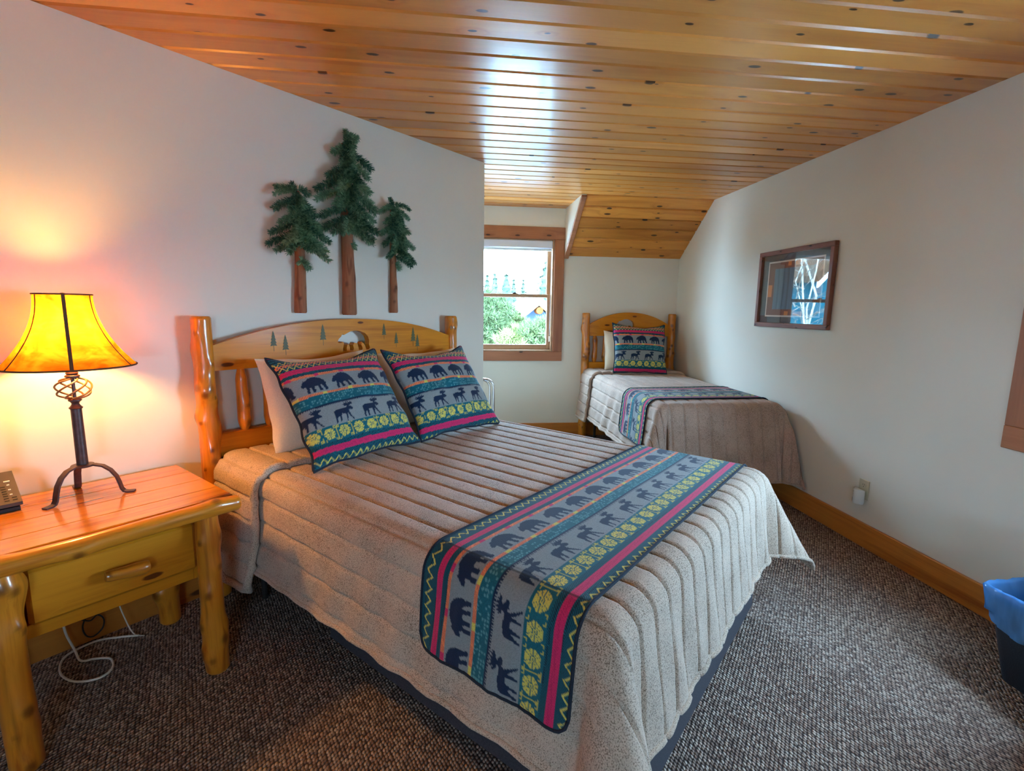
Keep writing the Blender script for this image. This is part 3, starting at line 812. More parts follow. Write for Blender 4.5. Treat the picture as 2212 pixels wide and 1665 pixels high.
DQ = Drape(1.175, .700, 2.045, QT, .075, .125, .20, 3, .008, .13)
make_coverlet('oatmeal channel quilted coverlet over the big bed', FL, (1.175, 1.1, .27), DQ, .105, QT-.27, QT-.295, .096, M['quilt'], .47, QT-.20, .02)
DT = Drape(.555, .415, 2.00, TT, .075, .10, .16, 23, .008, .24, 7.0)
make_coverlet('taupe channel quilted coverlet over the narrow corner bed', FB, (.555, 1.1, .2), DT, .10, TT-.29, TT-.20, .098, M['quilt2'], .42, TT-.27, .0, xmin=.014)

def make_runner(label, fr, base, D, v0, v1, drop, off, skew=0.0, res=.0032, xmin=None):
    U = D.hw+hang_len(drop, D.r, D.fl)
    u = uspace(-U, U, res); v = uspace(v0, v1, res)
    P, uu, vv = D.sheet(u, v, off)
    # rounded ends: pull the corner points of the cloth inwards
    rc = .045
    ev = np.minimum(vv-v0, v1-vv)
    cut = np.where(ev < rc, rc-np.sqrt(np.clip(rc**2-(rc-ev)**2, 0, None)), 0)
    Us = np.sign(uu)*np.minimum(np.abs(uu), U-cut)
    Vs = vv+skew*uu
    P = D.pos(Us, Vs)
    du = np.gradient(P, axis=0); dv = np.gradient(P, axis=1)
    n = np.cross(du, dv); ln = np.linalg.norm(n, axis=-1)[..., None]
    n = np.where(ln > 1e-9, n/(ln+1e-12), np.array([0, 0, 1.0]))
    P2, _, _ = D.sheet(u, v, off)
    nn = np.gradient(P2, axis=0); mm = np.gradient(P2, axis=1)
    n2 = np.cross(nn, mm); n2 /= np.linalg.norm(n2, axis=-1)[..., None]+1e-12
    P = P+n2*off
    if xmin is not None: P[..., 0] = np.maximum(P[..., 0], xmin)
    col = lodge_print(-Us+10.03, vv-v0)
    seam = np.abs(np.abs(Us)-D.hw-.012) < .0035  # seam at the edge fold; the crease shade is painted as a dark line
    col[seam] *= .35
    t = thing('bed_runner', label, 'bed runner', fr, base)
    part('runner_cloth', grid(P), M['print'], t, ang=0, attrs={'Col': ('FLOAT_COLOR', rgba(col))})
    ring = np.concatenate([P[:-1:4, 0], P[-1, :-1:4], P[:0:-4, -1], P[0, :0:-4]])
    part('binding', tube(ring, .0045, 6, closed=True), M['piping'], t, ang=0)
make_runner('teal bear and moose print runner across the foot of the big bed', FL, (1.175, 1.76, .4), DQ, 1.50, 2.02, QT-.395, .010)
make_runner('teal bear and moose print runner across the narrow corner bed', FB, (.555, 1.6, .4), DT, 1.36, 1.88, TT-.39, .010, skew=.03, res=.0045, xmin=.010)

plain_pillow('cream bed pillow behind the left patterned cushion on the big bed', FL, .60, .46, .17, (1.50, .235, .927), math.radians(17), 0, math.radians(1), 5)
plain_pillow('cream bed pillow behind the right patterned cushion on the big bed', FL, .66, .44, .17, (.82, .235, .920), math.radians(17), 0, 0, 6)
throw_pillow('bear and moose patterned cushion nearest the lamp on the big bed', FL, .58, .58, .17, (1.505, .455, .930), math.radians(38), math.radians(-2), math.radians(2), -.045, 21, .02, .036)
throw_pillow('bear and moose patterned cushion farther from the lamp on the big bed', FL, .63, .56, .17, (.865, .455, .925), math.radians(36), math.radians(1), math.radians(-1), -.045, 31, .06, .042)
plain_pillow('cream bed pillow standing at the headboard of the narrow bed', FB, .60, .42, .15, (.57, .20, .972), math.radians(12), 0, 0, 8)
throw_pillow('bear and moose patterned cushion on the narrow corner bed', FB, .57, .53, .16, (.545, .375, 1.005), math.radians(18), 0, math.radians(-2), -.03, 41, .0, .03)

# ================================================================== NIGHTSTAND
ns = thing('log_nightstand', 'honey pine log nightstand with one drawer beside the big bed', 'nightstand', FL, (2.475, .33, 0))
for k, (s, d) in enumerate(((2.206, .592), (2.210, .11), (2.742, .590), (2.742, .11))):
    part('leg', log((s, d, 0), (s, d, .640), .041, .037, 80+k*3, 12, n=36, bump=1.2, facet=.022), M['log'], ns)
dd = [.040, .185, .330, .470, .600]
for k in range(4):
    part('top_board', box(2.112, 2.845, dd[k]+.0004, dd[k+1]-.0004, .640, .680, .0025), M['top'], ns, False)
part('front_log_edge', log((2.100, .617, .6515), (2.857, .617, .6515), .0285, .030, 95, 4, n=24), M['log'], ns)
part('case_side', box(2.205, 2.225, .08, .53, .37, .64, .002), M['board'], ns, False)
part('case_side', box(2.73, 2.75, .08, .53, .37, .64, .002), M['board'], ns, False)
part('case_back', box(2.225, 2.73, .08, .095, .37, .64), M['board'], ns, False)
part('case_bottom', box(2.225, 2.73, .095, .51, .37, .385), M['board'], ns, False)
part('face_frame', join(box(2.19, 2.24, .51, .53, .365, .64, .002), box(2.715, 2.765, .51, .53, .365, .64, .002), box(2.24, 2.715, .51, .53, .365, .412, .002), box(2.24, 2.715, .51, .53, .605, .64, .002)), M['board'], ns, False)
dr = part('drawer', box(2.232, 2.694, .531, .560, .414, .598, .012), M['board'], ns, False)
hdl = part('handle', log((2.392, .594, .508), (2.512, .594, .514), .017, .018, 120, 2, n=14, facet=.08), M['log'], dr, label='short peeled log drawer pull')
for px_ in (2.415, 2.49): part('handle_peg', tube([(px_, .556, .510), (px_, .59, .510)], .007), M['board'], dr)

# ================================================================== LAMP
LS, LD, LZ = 2.464, .207, .680
lamp = thing('table_lamp', 'rustic iron tripod lamp with glowing parchment shade on the nightstand', 'lamp', FL, (LS, LD, LZ))
for fx, fy in ((.118, .060), (-.120, .078), (.001, -.137)):
    r = math.hypot(fx, fy); ex, ey = fx/r, fy/r
    pr = [(.012, .112), (.035, .117), (.060, .110), (.082, .092), (.098, .066), (.106, .038), (.110, .018), (.117, .007), (.128, .0035), (.150, .0035)]
    pts = [(LS+ex*a*r/.14, LD+ey*a*r/.14, LZ+z) for a, z in pr]
    from_side = np.array([-ey, ex, 0])
    part('leg', tube(pts, .01, flat=(.022, .006, from_side)), M['iron'], lamp, True, ang=30)
part('base_plate', lathe([(.008, LZ+.113), (.034, LZ+.113), (.036, LZ+.116), (.034, LZ+.120), (.017, LZ+.122)], 28, (LS, LD)), M['iron'], lamp)
part('pole', lathe([(.0175, LZ+.120), (.0165, LZ+.332)], 20, (LS, LD)), M['iron'], lamp)
part('collar', lathe([(.019, LZ+.330), (.021, LZ+.334), (.014, LZ+.342), (.011, LZ+.349), (.014, LZ+.355), (.020, LZ+.360), (.020, LZ+.364), (.012, LZ+.368)], 20, (LS, LD)), M['iron'], lamp)
part('rod', lathe([(.0055, LZ+.35), (.0055, LZ+.46)], 12, (LS, LD)), M['iron'], lamp)
cz, cr_, ch = LZ+.405, .0515, .036
for k in range(6):
    pts = []
    for j in range(25):
        f = j/24; a = k*PI/3+f*PI*1.05; zz = -math.cos(f*PI)
        rr = .011+(cr_-.011)*max(0, 1-abs(zz)**2.6)**.5
        pts.append((LS+rr*math.cos(a), LD+rr*math.sin(a), cz+ch*zz))
    part('cage_wire', tube(pts, .0034, 7), M['ironwire'], lamp)
part('neck', lathe([(.012, LZ+.442), (.022, LZ+.446), (.022, LZ+.451), (.016, LZ+.455), (.019, LZ+.460), (.014, LZ+.468), (.012, LZ+.50), (.014, LZ+.505), (.014, LZ+.55)], 20, (LS, LD)), M['iron'], lamp)
z0, z1 = 1.166, 1.418
def shr(t): return .081+.109*(1-t)**2.05
ns_ = 28
shade_o = part('lamp_shade', lathe([(shr(k/ns_), z0+(z1-z0)*k/ns_) for k in range(ns_+1)], 72, (LS, LD), caps=False), M['shade'], lamp, ang=0)
a0 = math.radians(80)
for k in range(6):
    a = a0+k*PI/3; ww = .0105 if k == 0 else .0034
    t_ = np.array([-math.sin(a), math.cos(a), 0])
    pts = [(LS+(shr(f)+.0012)*math.cos(a), LD+(shr(f)+.0012)*math.sin(a), z0+(z1-z0)*f) for f in np.linspace(0, 1, 18)]
    part('seam', tube(pts, .01, flat=(ww, .002, t_)), M['seam'], shade_o)
for zz, rr, th in ((z0, shr(0), .0032), (z1, shr(1), .0028)):
    part('rim', tube([(LS+rr*math.cos(q), LD+rr*math.sin(q), zz) for q in np.arange(48)/48*2*PI], th, 7, closed=True), M['seam'], shade_o)
part('harp', join(tube([(LS+.035*math.sin(f*PI), LD, LZ+.52+.19*f) for f in np.linspace(0, 1, 14)], .0018, 6), tube([(LS-.035*math.sin(f*PI), LD, LZ+.52+.19*f) for f in np.linspace(0, 1, 14)], .0018, 6)), M['iron'], lamp)
part('spider', join(*[tube([(LS, LD, LZ+.712), (LS+shr(1)*math.cos(a), LD+shr(1)*math.sin(a), z1)], .0016, 5) for a in (0, 2.09, 4.19)]), M['iron'], lamp)
part('finial', lathe([(.004, LZ+.708), (.006, LZ+.715), (.008, LZ+.732), (.009, LZ+.738), (.006, LZ+.743), (.0, LZ+.744)], 14, (LS, LD)), M['iron'], lamp)
part('bulb', lathe([(.0, LZ+.668), (.012, LZ+.666), (.024, LZ+.654), (.030, LZ+.636), (.028, LZ+.616), (.017, LZ+.592), (.013, LZ+.552)], 20, (LS, LD)), M['bulb'], lamp)

# ================================================================== TELEPHONE
ph = thing('desk_telephone', 'charcoal desk telephone at the left end of the nightstand', 'telephone', FL, (2.75, .13, .68))
def wedge(x0, x1, y0, y1, z0, zb, zf):
    V = np.array([(x0, y0, z0), (x1, y0, z0), (x1, y1, z0), (x0, y1, z0), (x0, y0, zb), (x1, y0, zb), (x1, y1, zf), (x0, y1, zf)])
    return V, [(3, 2, 1, 0), (4, 5, 6, 7), (0, 1, 5, 4), (1, 2, 6, 5), (2, 3, 7, 6), (3, 0, 4, 7)]
px0, px1, py0, py1 = 2.634, 2.842, .055, .215
part('phone_base', wedge(px0+.006, px1-.006, py0+.02, py1-.012, .6808, .72, .692), M['black'], ph, False)
bo = part('phone_body', wedge(px0, px1, py0, py1, .700, .786, .712), M['phone'], ph, False)
bo.data.materials[0] = M['phone']
def onface(x, f): # f 0 front .. 1 back on the sloped face
    return np.array([x, py1+(py0-py1)*f, .712+(.786-.712)*f])
fd = onface(0, 1)-onface(0, 0); fd /= np.linalg.norm(fd); fn = np.cross(np.array([1.0, 0, 0]), fd); fn = fn if fn[2] > 0 else -fn
def facebox(x0, x1, f0, f1, h):
    a, b = onface(x0, f0), onface(x0, f1)
    P = [a, a+np.array([x1-x0, 0, 0]), b+np.array([x1-x0, 0, 0]), b]
    V = np.array([p for p in P]+[p+fn*h for p in P])
    return V, [(4, 5, 6, 7), (0, 1, 5, 4), (1, 2, 6, 5), (2, 3, 7, 6), (3, 0, 4, 7)]
for k in range(7): part('key', facebox(2.664, 2.676, .08+k*.072, .10+k*.072, .0012), M['slot'], bo, False)
for k in range(2): part('key', facebox(2.644, 2.656, .08+k*.072, .10+k*.072, .0012), M['slot'], bo, False)
for k in range(3): part('indicator', facebox(2.652, 2.659, .25+k*.15, .275+k*.15, .0012), M['white'], bo, False, label='small white key')
part('indicator', facebox(2.648, 2.664, .665, .695, .0012), M['white'], bo, False)
hs_ = [onface(2.715, f)+fn*h for f, h in ((-.06, .022), (.05, .03), (.25, .034), (.75, .034), (.95, .03), (1.08, .026))]
part('handset', join(tube(hs_, [.021, .024, .019, .019, .024, .021], 14), box(2.697, 2.733, py1-.04, py1-.012, .71, .735, .004), box(2.697, 2.733, py0+.012, py0+.04, .765, .80, .004)), M['phone'], ph)

# ================================================================== CORDS AND PLUG UNDER THE NIGHTSTAND
def smooth_path(pts, n=10):
    P = np.array(pts, float); P = np.vstack([P[0]*2-P[1], P, P[-1]*2-P[-2]]); out = []
    for i in range(1, len(P)-2):
        for t in np.arange(n)/n:
            out.append(.5*((2*P[i])+(-P[i-1]+P[i+1])*t+(2*P[i-1]-5*P[i]+4*P[i+1]-P[i+2])*t*t+(-P[i-1]+3*P[i]-3*P[i+1]+P[i+2])*t**3))
    out.append(P[-2]); return np.array(out)
solo('phone_cord', 'white cord looping on the carpet under the nightstand', 'cord', FL, (2.5, .15, 0),
     tube(smooth_path([(2.555, .07, .37), (2.553, .06, .20), (2.548, .05, .10), (2.53, .07, .02), (2.527, .142, .006), (2.49, .17, .006), (2.452, .215, .006), (2.462, .285, .006), (2.51, .312, .006), (2.571, .263, .006), (2.592, .16, .006), (2.555, .065, .007), (2.46, .045, .007), (2.39, .085, .006), (2.335, .133, .006)]), .0042, 8), M['cord'])
solo('lamp_cord', 'thin pale cord hanging straight down behind the nightstand drawer', 'cord', FL, (2.36, .12, 0),
     tube(smooth_path([(2.395, .072, .40), (2.388, .076, .22), (2.365, .085, .08), (2.345, .11, .008), (2.32, .15, .004)]), .0026, 6), M['cord'])
pl = thing('power_adapter', 'black plug adapter with tangled black cord on the baseboard', 'adapter', FL, (2.47, .02, .15))
part('adapter_body', box(2.445, 2.49, .019, .05, .125, .185, .005), M['black'], pl, False)
part('adapter_cord', tube(smooth_path([(2.48, .045, .13), (2.495, .05, .09), (2.485, .045, .045), (2.46, .04, .03), (2.43, .035, .05), (2.425, .04, .09), (2.445, .048, .12), (2.47, .055, .11), (2.50, .055, .13)]), .003, 6), M['black'], pl)

# ================================================================== WALL TREES
def sprig(p0, p1, r, seed, per=1.0):
    """a wired garland branch covered in flat needles"""
    g = np.random.RandomState(seed)
    p0, p1 = np.array(p0), np.array(p1); L = np.linalg.norm(p1-p0)
    mid = (p0+p1)/2+np.array([0, .012, .018*g.uniform(.2, 1.2)])
    ts = np.linspace(0, 1, 12)
    path = np.array([(1-t)**2*p0+2*t*(1-t)*mid+t*t*p1 for t in ts])
    V, F = tube(path, .0022, 5)
    V = list(map(tuple, V)); n = int(L/.00042*per)+60
    for k in range(n):
        t = g.uniform(.03, 1.0)
        i = min(10, int(t*11)); f = t*11-i
        q = path[i]*(1-f)+path[i+1]*f; T = path[i+1]-path[i]; T /= np.linalg.norm(T)
        d = g.normal(size=3); d -= (d@T)*T; d /= np.linalg.norm(d)+1e-9
        d = d*.86+T*.55; d /= np.linalg.norm(d)
        ln = r*g.uniform(.7, 1.15)*(1.0 if t < .85 else .8)
        w = np.cross(d, g.normal(size=3)); w /= np.linalg.norm(w)+1e-9
        b = len(V)
        e = q+d*ln
        if e[1] < .003: e[1] = .003+g.uniform(0, .004)
        V += [tuple(q-w*.0010), tuple(q+w*.0010), tuple(q+d*ln*.7+w*.0016), tuple(e), tuple(q+d*ln*.7-w*.0016)]
        F.append((b, b+1, b+2, b+3, b+4))
    V = np.array(V); V[:, 1] = np.maximum(V[:, 1], .002)
    return V, F
TIPS = [
 [(1.502,2.001),(1.595,1.965),(1.610,1.926),(1.607,1.861),(1.595,1.790),(1.630,1.743),(1.643,1.687),(1.609,1.660),(1.418,1.961),(1.438,1.900),(1.383,1.858),(1.385,1.812),(1.358,1.770),(1.322,1.728),(1.328,1.681),(1.444,1.582),(1.482,1.602)],
 [(1.179,2.338),(1.108,2.311),(1.109,2.294),(1.267,2.199),(1.235,2.138),(1.037,2.161),(1.043,2.108),(1.315,2.070),(1.377,1.994),(1.390,1.940),(1.376,1.852),(1.357,1.797),(1.297,1.784),(1.042,2.035),(1.013,1.955),(1.001,1.929),(1.029,1.875),(1.026,1.832),(1.033,1.752),(1.160,1.714),(1.234,1.792)],
 [(0.911,2.030),(0.756,1.985),(0.757,1.928),(0.803,1.899),(0.764,1.843),(0.740,1.752),(0.716,1.664),(0.758,1.641),(0.829,1.625),(0.982,1.939),(0.934,1.881),(0.973,1.814),(0.961,1.753),(0.939,1.681)]]
TR = [('left pine tree wall decoration with bark trunk, bushy lower branches', 1.479, 1.353, 1.97, .033, .030, 24),
      ('tallest pine tree wall decoration, in the middle above the headboard', 1.187, 1.343, 2.27, .041, .034, 40),
      ('right pine tree wall decoration, the slimmest of the three', .868, 1.356, 1.99, .026, .027, 28)]
for ti, (lab, s, zb, zt, r, nr, nf) in enumerate(TR):
    t = thing('wall_tree', lab, 'wall decoration', FL, (s, .0, zb), 'pine tree wall decorations')
    V, F, A = log((s, r*.55+.002, zb), (s-.006, r*.5+.002, zt), r, r*.5, 140+ti*5, 10, n=18, facet=.09, bump=.25)
    V[:, 1] = np.maximum(V[:, 1], .003)
    part('trunk', (V, F, A), M['bark'], t)
    g = random.Random(200+ti)
    zlo = min(z for _, z in TIPS[ti]); zhi = TIPS[ti][0][1]
    for k, (a, b) in enumerate(TIPS[ti]):
        side = abs(a-s)
        oz = b-.02 if k == 0 else min(zhi-.03, b+.35*side+.02)
        o0 = (s, .045, b-.12) if k == 0 else (s, .045, oz)
        part('branch', sprig(o0, (a, g.uniform(.03, .07), b), nr*(.75 if k < 3 else 1.0), 300+ti*50+k, 1.0), M['needle'], t, False)
    for k in range(nf):  # branches that point out towards the room
        f = (k+.5)/nf; z = zlo+.10+(zhi-zlo-.16)*f; wd = (.150 if ti != 2 else .105)*(1-.75*f)
        a = s+g.uniform(-1, 1)*wd
        part('branch', sprig((s, .05, z+.02), (a, g.uniform(.085, .155)*(1-.5*f), z-g.uniform(.02, .08)), nr, 500+ti*50+k, 1.0), M['needle'], t, False)

# ================================================================== PICTURE, OUTLET, PLUG-IN
pc = thing('framed_picture', 'framed print with dark mat hanging on the right wall', 'picture', FR, (3.43, 0, 1.283))
py0_, py1_, pz0, pz1, fwid = 3.040, 3.838, 1.283, 1.857, .034
part('frame_bar', box(py0_, py1_, .002, .034, pz0, pz0+fwid, .003), M['frame'], pc, False)
part('frame_bar', box(py0_, py1_, .002, .034, pz1-fwid, pz1, .003), M['frame'], pc, False)
part('frame_bar', box(py0_, py0_+fwid, .002, .0345, pz0+fwid, pz1-fwid, .003), M['framez'], pc, False)
part('frame_bar', box(py1_-fwid, py1_, .002, .0345, pz0+fwid, pz1-fwid, .003), M['framez'], pc, False)
part('mat_board', box(py0_+.03, py1_-.03, .004, .012, pz0+.03, pz1-.03), plain('slate_mat', srgb(62, 78, 82), .8, nscale=40, nstr=.08), pc, False)
ay0, ay1, az0, az1 = 3.135, 3.735, 1.362, 1.778
part('print_border', box(ay0, ay1, .012, .0135, az0, az1), plain('print_paper', srgb(222, 206, 190), .8), pc, False)
gx, gz = np.meshgrid(np.linspace(ay0+.012, ay1-.012, 160), np.linspace(az0+.012, az1-.012, 110), indexing='ij')
fx, fz = (gx-ay0)/(ay1-ay0), (gz-az0)/(az1-az0)
art = np.zeros(gx.shape+(3,)); art[:] = lin(120, 74, 58)
art *= (1+.25*np.sin(gx*310)*np.sin(gz*270))[..., None]
inn = (np.abs(fx-.5) < .36) & (np.abs(fz-.5) < .36)
streak = .5+.28*noise1(fx*9+.4*np.sin(fz*3), 71, 4)+.15*noise1(fx*30, 72, 3)
art[inn] = (lin(44, 78, 96)*(1-streak[..., None])+lin(112, 148, 164)*streak[..., None])[inn]
for a, b, c, d in ((.30, .46, .02, .10), (.55, .62, .02, .10), (.34, .48, .90, .98), (.56, .62, .90, .98), (.90, .98, .36, .58), (.02, .10, .4, .6)):
    art[(fx > a) & (fx < b) & (fz > c) & (fz < d)] = lin(216, 128, 62)
P = np.stack([gx, np.full(gx.shape, .0138), gz], -1)
def artmat():
    m, nt, b = newmat('abstract_print')
    nt.links.new(nd(nt, 'ShaderNodeAttribute', attribute_name='Col').outputs['Color'], b.inputs['Base Color']); setp(b, Roughness=.8)
    return m
part('art_print', grid(P, flip=True), artmat(), pc, False, attrs={'Col': ('FLOAT_COLOR', rgba(np.clip(art, 0, 1)))})
part('picture_glass', box(py0_+.031, py1_-.031, .020, .0225, pz0+.031, pz1-.031), M['picglass'], pc, False)

ol = thing('wall_outlet', 'almond duplex outlet plate low on the right wall', 'outlet', FR, (2.625, 0, .345))
part('cover_plate', box(2.588, 2.662, 0, .006, .287, .405, .002), M['almond'], ol, False)
for zc in (.372, .320):
    so = part('socket', lathe([(.0, .0), (.017, .0), (.017, .0015), (.0, .0015)], 24), M['almond'], ol, False)
    me = so.data
    for v in me.vertices:
        x, y_, z = v.co+Vector(INFO[ol.name]); v.co = Vector((2.625+x, .006+z, zc+y_*.95))-Vector(INFO[ol.name])
    for dx, dz, w_, h_ in ((-.006, .004, .002, .008), (.006, .004, .002, .007), (0, -.008, .004, .005)):
        part('slot', box(2.625+dx-w_/2, 2.625+dx+w_/2, .0072, .0082, zc+dz-h_/2, zc+dz+h_/2), M['slot'], so, False)
af = thing('air_freshener', 'white curved plug-in air freshener in the outlet on the right wall', 'air freshener', FR, (2.632, .03, .258))
n_ = 15; arc = [(2.598+.068*k/(n_-1), .026+.030*math.sin(PI*k/(n_-1))**.8) for k in range(n_)]
ring = [(x, y_) for x, y_ in arc]+[(2.666, .020), (2.598, .020)]
V = []; F = []; m_ = len(ring); zs = [(.258, .93), (.266, 1.0), (.338, 1.0), (.346, .95)]
for z, k in zs: V += [(2.632+(x-2.632)*k, .022+(y_-.022)*k, z-.10*(x-2.632)*0) for x, y_ in ring]
for i in range(3):
    for j in range(m_): F.append((i*m_+j, i*m_+(j+1) % m_, (i+1)*m_+(j+1) % m_, (i+1)*m_+j))
F += [tuple(range(m_)), tuple(3*m_+j for j in range(m_))[::-1]]
part('freshener_body', (V, [f[::-1] for f in F]), M['white'], af, True, ang=30)
part('plug_block', box(2.606, 2.658, .0075, .021, .262, .340, .002), M['white'], af, False)
part('vent_mark', join(*[box(2.640, 2.652, .0485, .0502, .268+.006*k, .271+.006*k) for k in range(4)]), M['lens'], af, False)
part('printed_mark', join(box(2.633, 2.650, .0495, .0512, .327, .330), box(2.634, 2.648, .0495, .0512, .312, .314)), M['lens'], af, False)

# ================================================================== WASTE BIN
def rrect(x0, x1, y0, y1, r, n=6):
    out = []
    for cx, cy, a in ((x1-r, y1-r, 0), (x0+r, y1-r, PI/2), (x0+r, y0+r, PI), (x1-r, y0+r, 3*PI/2)):
        out += [(cx+r*math.cos(a+PI/2*k/n), cy+r*math.sin(a+PI/2*k/n)) for k in range(n+1)]
    return out
def loft(rings):
    V, F = [], []; m = len(rings[0][0])
    for r, z in rings: V += [(x, y_, zz) for (x, y_), zz in zip(r, z if hasattr(z, '__len__') else [z]*m)]
    for i in range(len(rings)-1):
        for j in range(m): F.append((i*m+j, i*m+(j+1) % m, (i+1)*m+(j+1) % m, (i+1)*m+j))
    return np.array(V), F
bn = thing('waste_bin', 'dark plastic waste bin with liner by the right wall', 'bin', FW, (2.25, 1.43, 0))
def binr(f, o=0.0): return rrect(2.112-.012*f-o, 2.385+.035*f+o, 1.305-.02*f-o, 1.532+.085*f+o, .045)
V, F = loft([(binr(0), .0), (binr(.03), .01), (binr(.5), .165), (binr(1), .33), (binr(1, -.004), .33), (binr(.5, -.004), .165), (binr(.03, -.004), .012)])
m_ = 28
part('bin_body', (V, F+[tuple(range(m_))[::-1], tuple(6*m_+j for j in range(m_))]), M['bin'], bn)
def dense(r, n=160):
    P = np.array(r+[r[0]]); L = np.r_[0, np.cumsum(np.linalg.norm(np.diff(P, axis=0), axis=1))]
    t = np.linspace(0, L[-1], n, endpoint=False); return np.stack([np.interp(t, L, P[:, 0]), np.interp(t, L, P[:, 1])], -1)
rings = []
th = np.arange(160)/160*2*PI
gb = np.random.RandomState(5)
cen = np.array([2.25, 1.46])
for k, (f, o, z) in enumerate([(.35, -.010, .14), (.6, -.010, .22), (.85, -.008, .29), (1.0, -.004, .335), (1.03, .004, .348), (1.02, .012, .338), (.97, .012, .31), (.9, .012, .28), (.8, .014, .25), (.72, .010, .225), (.66, .010, .205), (.62, .012, .19)]):
    P_ = dense(binr(f, o)); dr_ = P_-cen; dr_ /= np.linalg.norm(dr_, axis=1)[:, None]
    amp = .0045*noise1(th*7+k*.55, 31, 2.2)+.003*noise1(th*17-k*.9, 33, 2.0)+.002*noise1(th*30+k*1.7, 35, 2.0)
    P_ = P_+dr_*(amp if o > 0 else -np.abs(amp))[:, None]
    zz = z+.010*noise1(th*3+k*.2, 34, 1.5)*(1 if k > 4 else .5)-(.03*np.clip(-(P_[:, 1]-1.46)/.15, -1, 1) if k > 8 else 0)
    rings.append((P_.tolist(), zz.tolist()))
part('bin_liner', loft(rings), M['bag'], bn, True, label='crumpled pale blue plastic liner folded over the rim', ang=0)

# ================================================================== CHROME LUGGAGE RACK BEHIND THE WALL CORNER
rk = thing('luggage_rack', 'folded chrome tube luggage rack behind the wall corner', 'luggage rack', FW, (.12, 4.92, 0))
def uloop(x0, x1, yy, zt, r):
    p = [(x0, yy, .0)]+[(x0, yy, z) for z in np.linspace(.1, zt-r, 5)]
    p += [(x0+r-r*math.cos(a), yy, zt-r+r*math.sin(a)) for a in np.linspace(.2, PI/2, 7)]
    p += [(x1-r+r*math.sin(a), yy, zt-r+r*math.cos(a)) for a in np.linspace(0, PI/2-.2, 7)]
    return p+[(x1, yy, z) for z in np.linspace(zt-r, .0, 6)]
part('outer_frame', tube(uloop(-.14, .412, 4.90, .703, .085), .0115, 12), M['chrome'], rk)
part('inner_frame', tube(uloop(-.105, .378, 4.945, .690, .080), .0115, 12), M['chrome'], rk)
part('pivot_rod', tube([(-.14, 4.92, .36), (.41, 4.92, .36)], .006, 8), M['chrome'], rk)

# ================================================================== LOG SIDE TABLE (only its leg tip shows at the right edge)
st = thing('log_side_table', 'peeled log table leg at the lower right edge', 'side table', FW, (2.15, .98, 0))
for k, (x, y_) in enumerate(((1.925, 1.222), (2.395, 1.222), (1.925, .74), (2.395, .74))):
    part('leg', log((x, y_, 0), (x, y_, .52), .042, .040, 160+k, 6, n=18), M['log'], st)
for k in range(4): part('top_board', box(1.87+.145*k+.0006, 1.87+.145*(k+1)-.0006, .69, 1.27, .52, .56, .003), M['top'], st, False)
for ya in (1.21, .73): part('apron', box(1.925, 2.395, ya, ya+.02, .42, .52), M['board'], st, False)

# ================================================================== OUTSIDE
GZ = -3.2
M['snow'] = plain('snowy_ground', srgb(206, 208, 206), .9, Specular_IOR_Level=0.0, nscale=.4, nstr=.08)
M['trunk'] = plain('pine_bark', srgb(74, 54, 40), .9, Specular_IOR_Level=0.0, nscale=12, nstr=.25, bumps=.4)
M['birch'] = plain('pale_bark', srgb(150, 144, 134), .8, Specular_IOR_Level=0.0, nscale=9, nstr=.2)
M['twig'] = plain('bare_twig', srgb(100, 90, 80), .85, Specular_IOR_Level=0.0, nscale=9, nstr=.2)
M['bluewall'] = plain('blue_siding', srgb(48, 56, 70), .7, Specular_IOR_Level=0.0, nscale=5, nstr=.05)
M['fascia'] = plain('fascia_wood', srgb(104, 76, 46), .7, Specular_IOR_Level=0.0, nscale=8, nstr=.12)
M['logend'] = plain('log_wood', srgb(86, 46, 24), .7, Specular_IOR_Level=0.0, nscale=8, nstr=.15)
M['roofsnow'] = plain('pale_roof', srgb(214, 212, 210), .8, Specular_IOR_Level=0.0, nscale=2, nstr=.05)
M['tealwall'] = plain('teal_siding', srgb(16, 62, 72), .7, Specular_IOR_Level=0.0, nscale=5, nstr=.05)
struct('ground', join(box(-70, 80, YB+.3, 130, GZ-.4, GZ), box(XR+.4, 60, -50, YB+.3, GZ-.4, GZ), box(-60, XR+.4, -50, -2.2, GZ-.4, GZ)), M['snow'], label='pale snowy ground outside')

def pine_crown(c, rx, ry, rz, clumps, per, ln, wid, seed):
    """needle tufts on the outer part of a rounded crown"""
    g = np.random.RandomState(seed)
    d = g.normal(size=(clumps, 3)); d /= np.linalg.norm(d, axis=1)[:, None]
    rad = g.uniform(.45, 1.0, clumps)[:, None]**.6
    o = np.array(c)+d*rad*np.array([rx, ry, rz])*(1+.18*np.sin(d[:, :1]*7+d[:, 2:]*9+seed))
    o = np.repeat(o, per, 0); dd = np.repeat(d, per, 0)
    q = dd*.5+np.array([0, 0, .5])+g.normal(size=o.shape)*.75; q /= np.linalg.norm(q, axis=1)[:, None]
    w = np.cross(q, g.normal(size=q.shape)); w /= np.linalg.norm(w, axis=1)[:, None]+1e-9
    L = ln*g.uniform(.6, 1.2, (len(o), 1))
    V = np.stack([o-w*wid, o+w*wid, o+q*L], 1).reshape(-1, 3)
    n = len(o)
    core = lathe([(max(1e-4, math.sin(PI*k/8)), -math.cos(PI*k/8)) for k in range(9)], 12)
    cv = core[0]*np.array([rx, ry, rz])*(.62+.10*g.uniform(-1, 1, (len(core[0]), 1)))+np.array(c)
    return join((V, [(3*i, 3*i+1, 3*i+2) for i in range(n)]), (cv, core[1]))
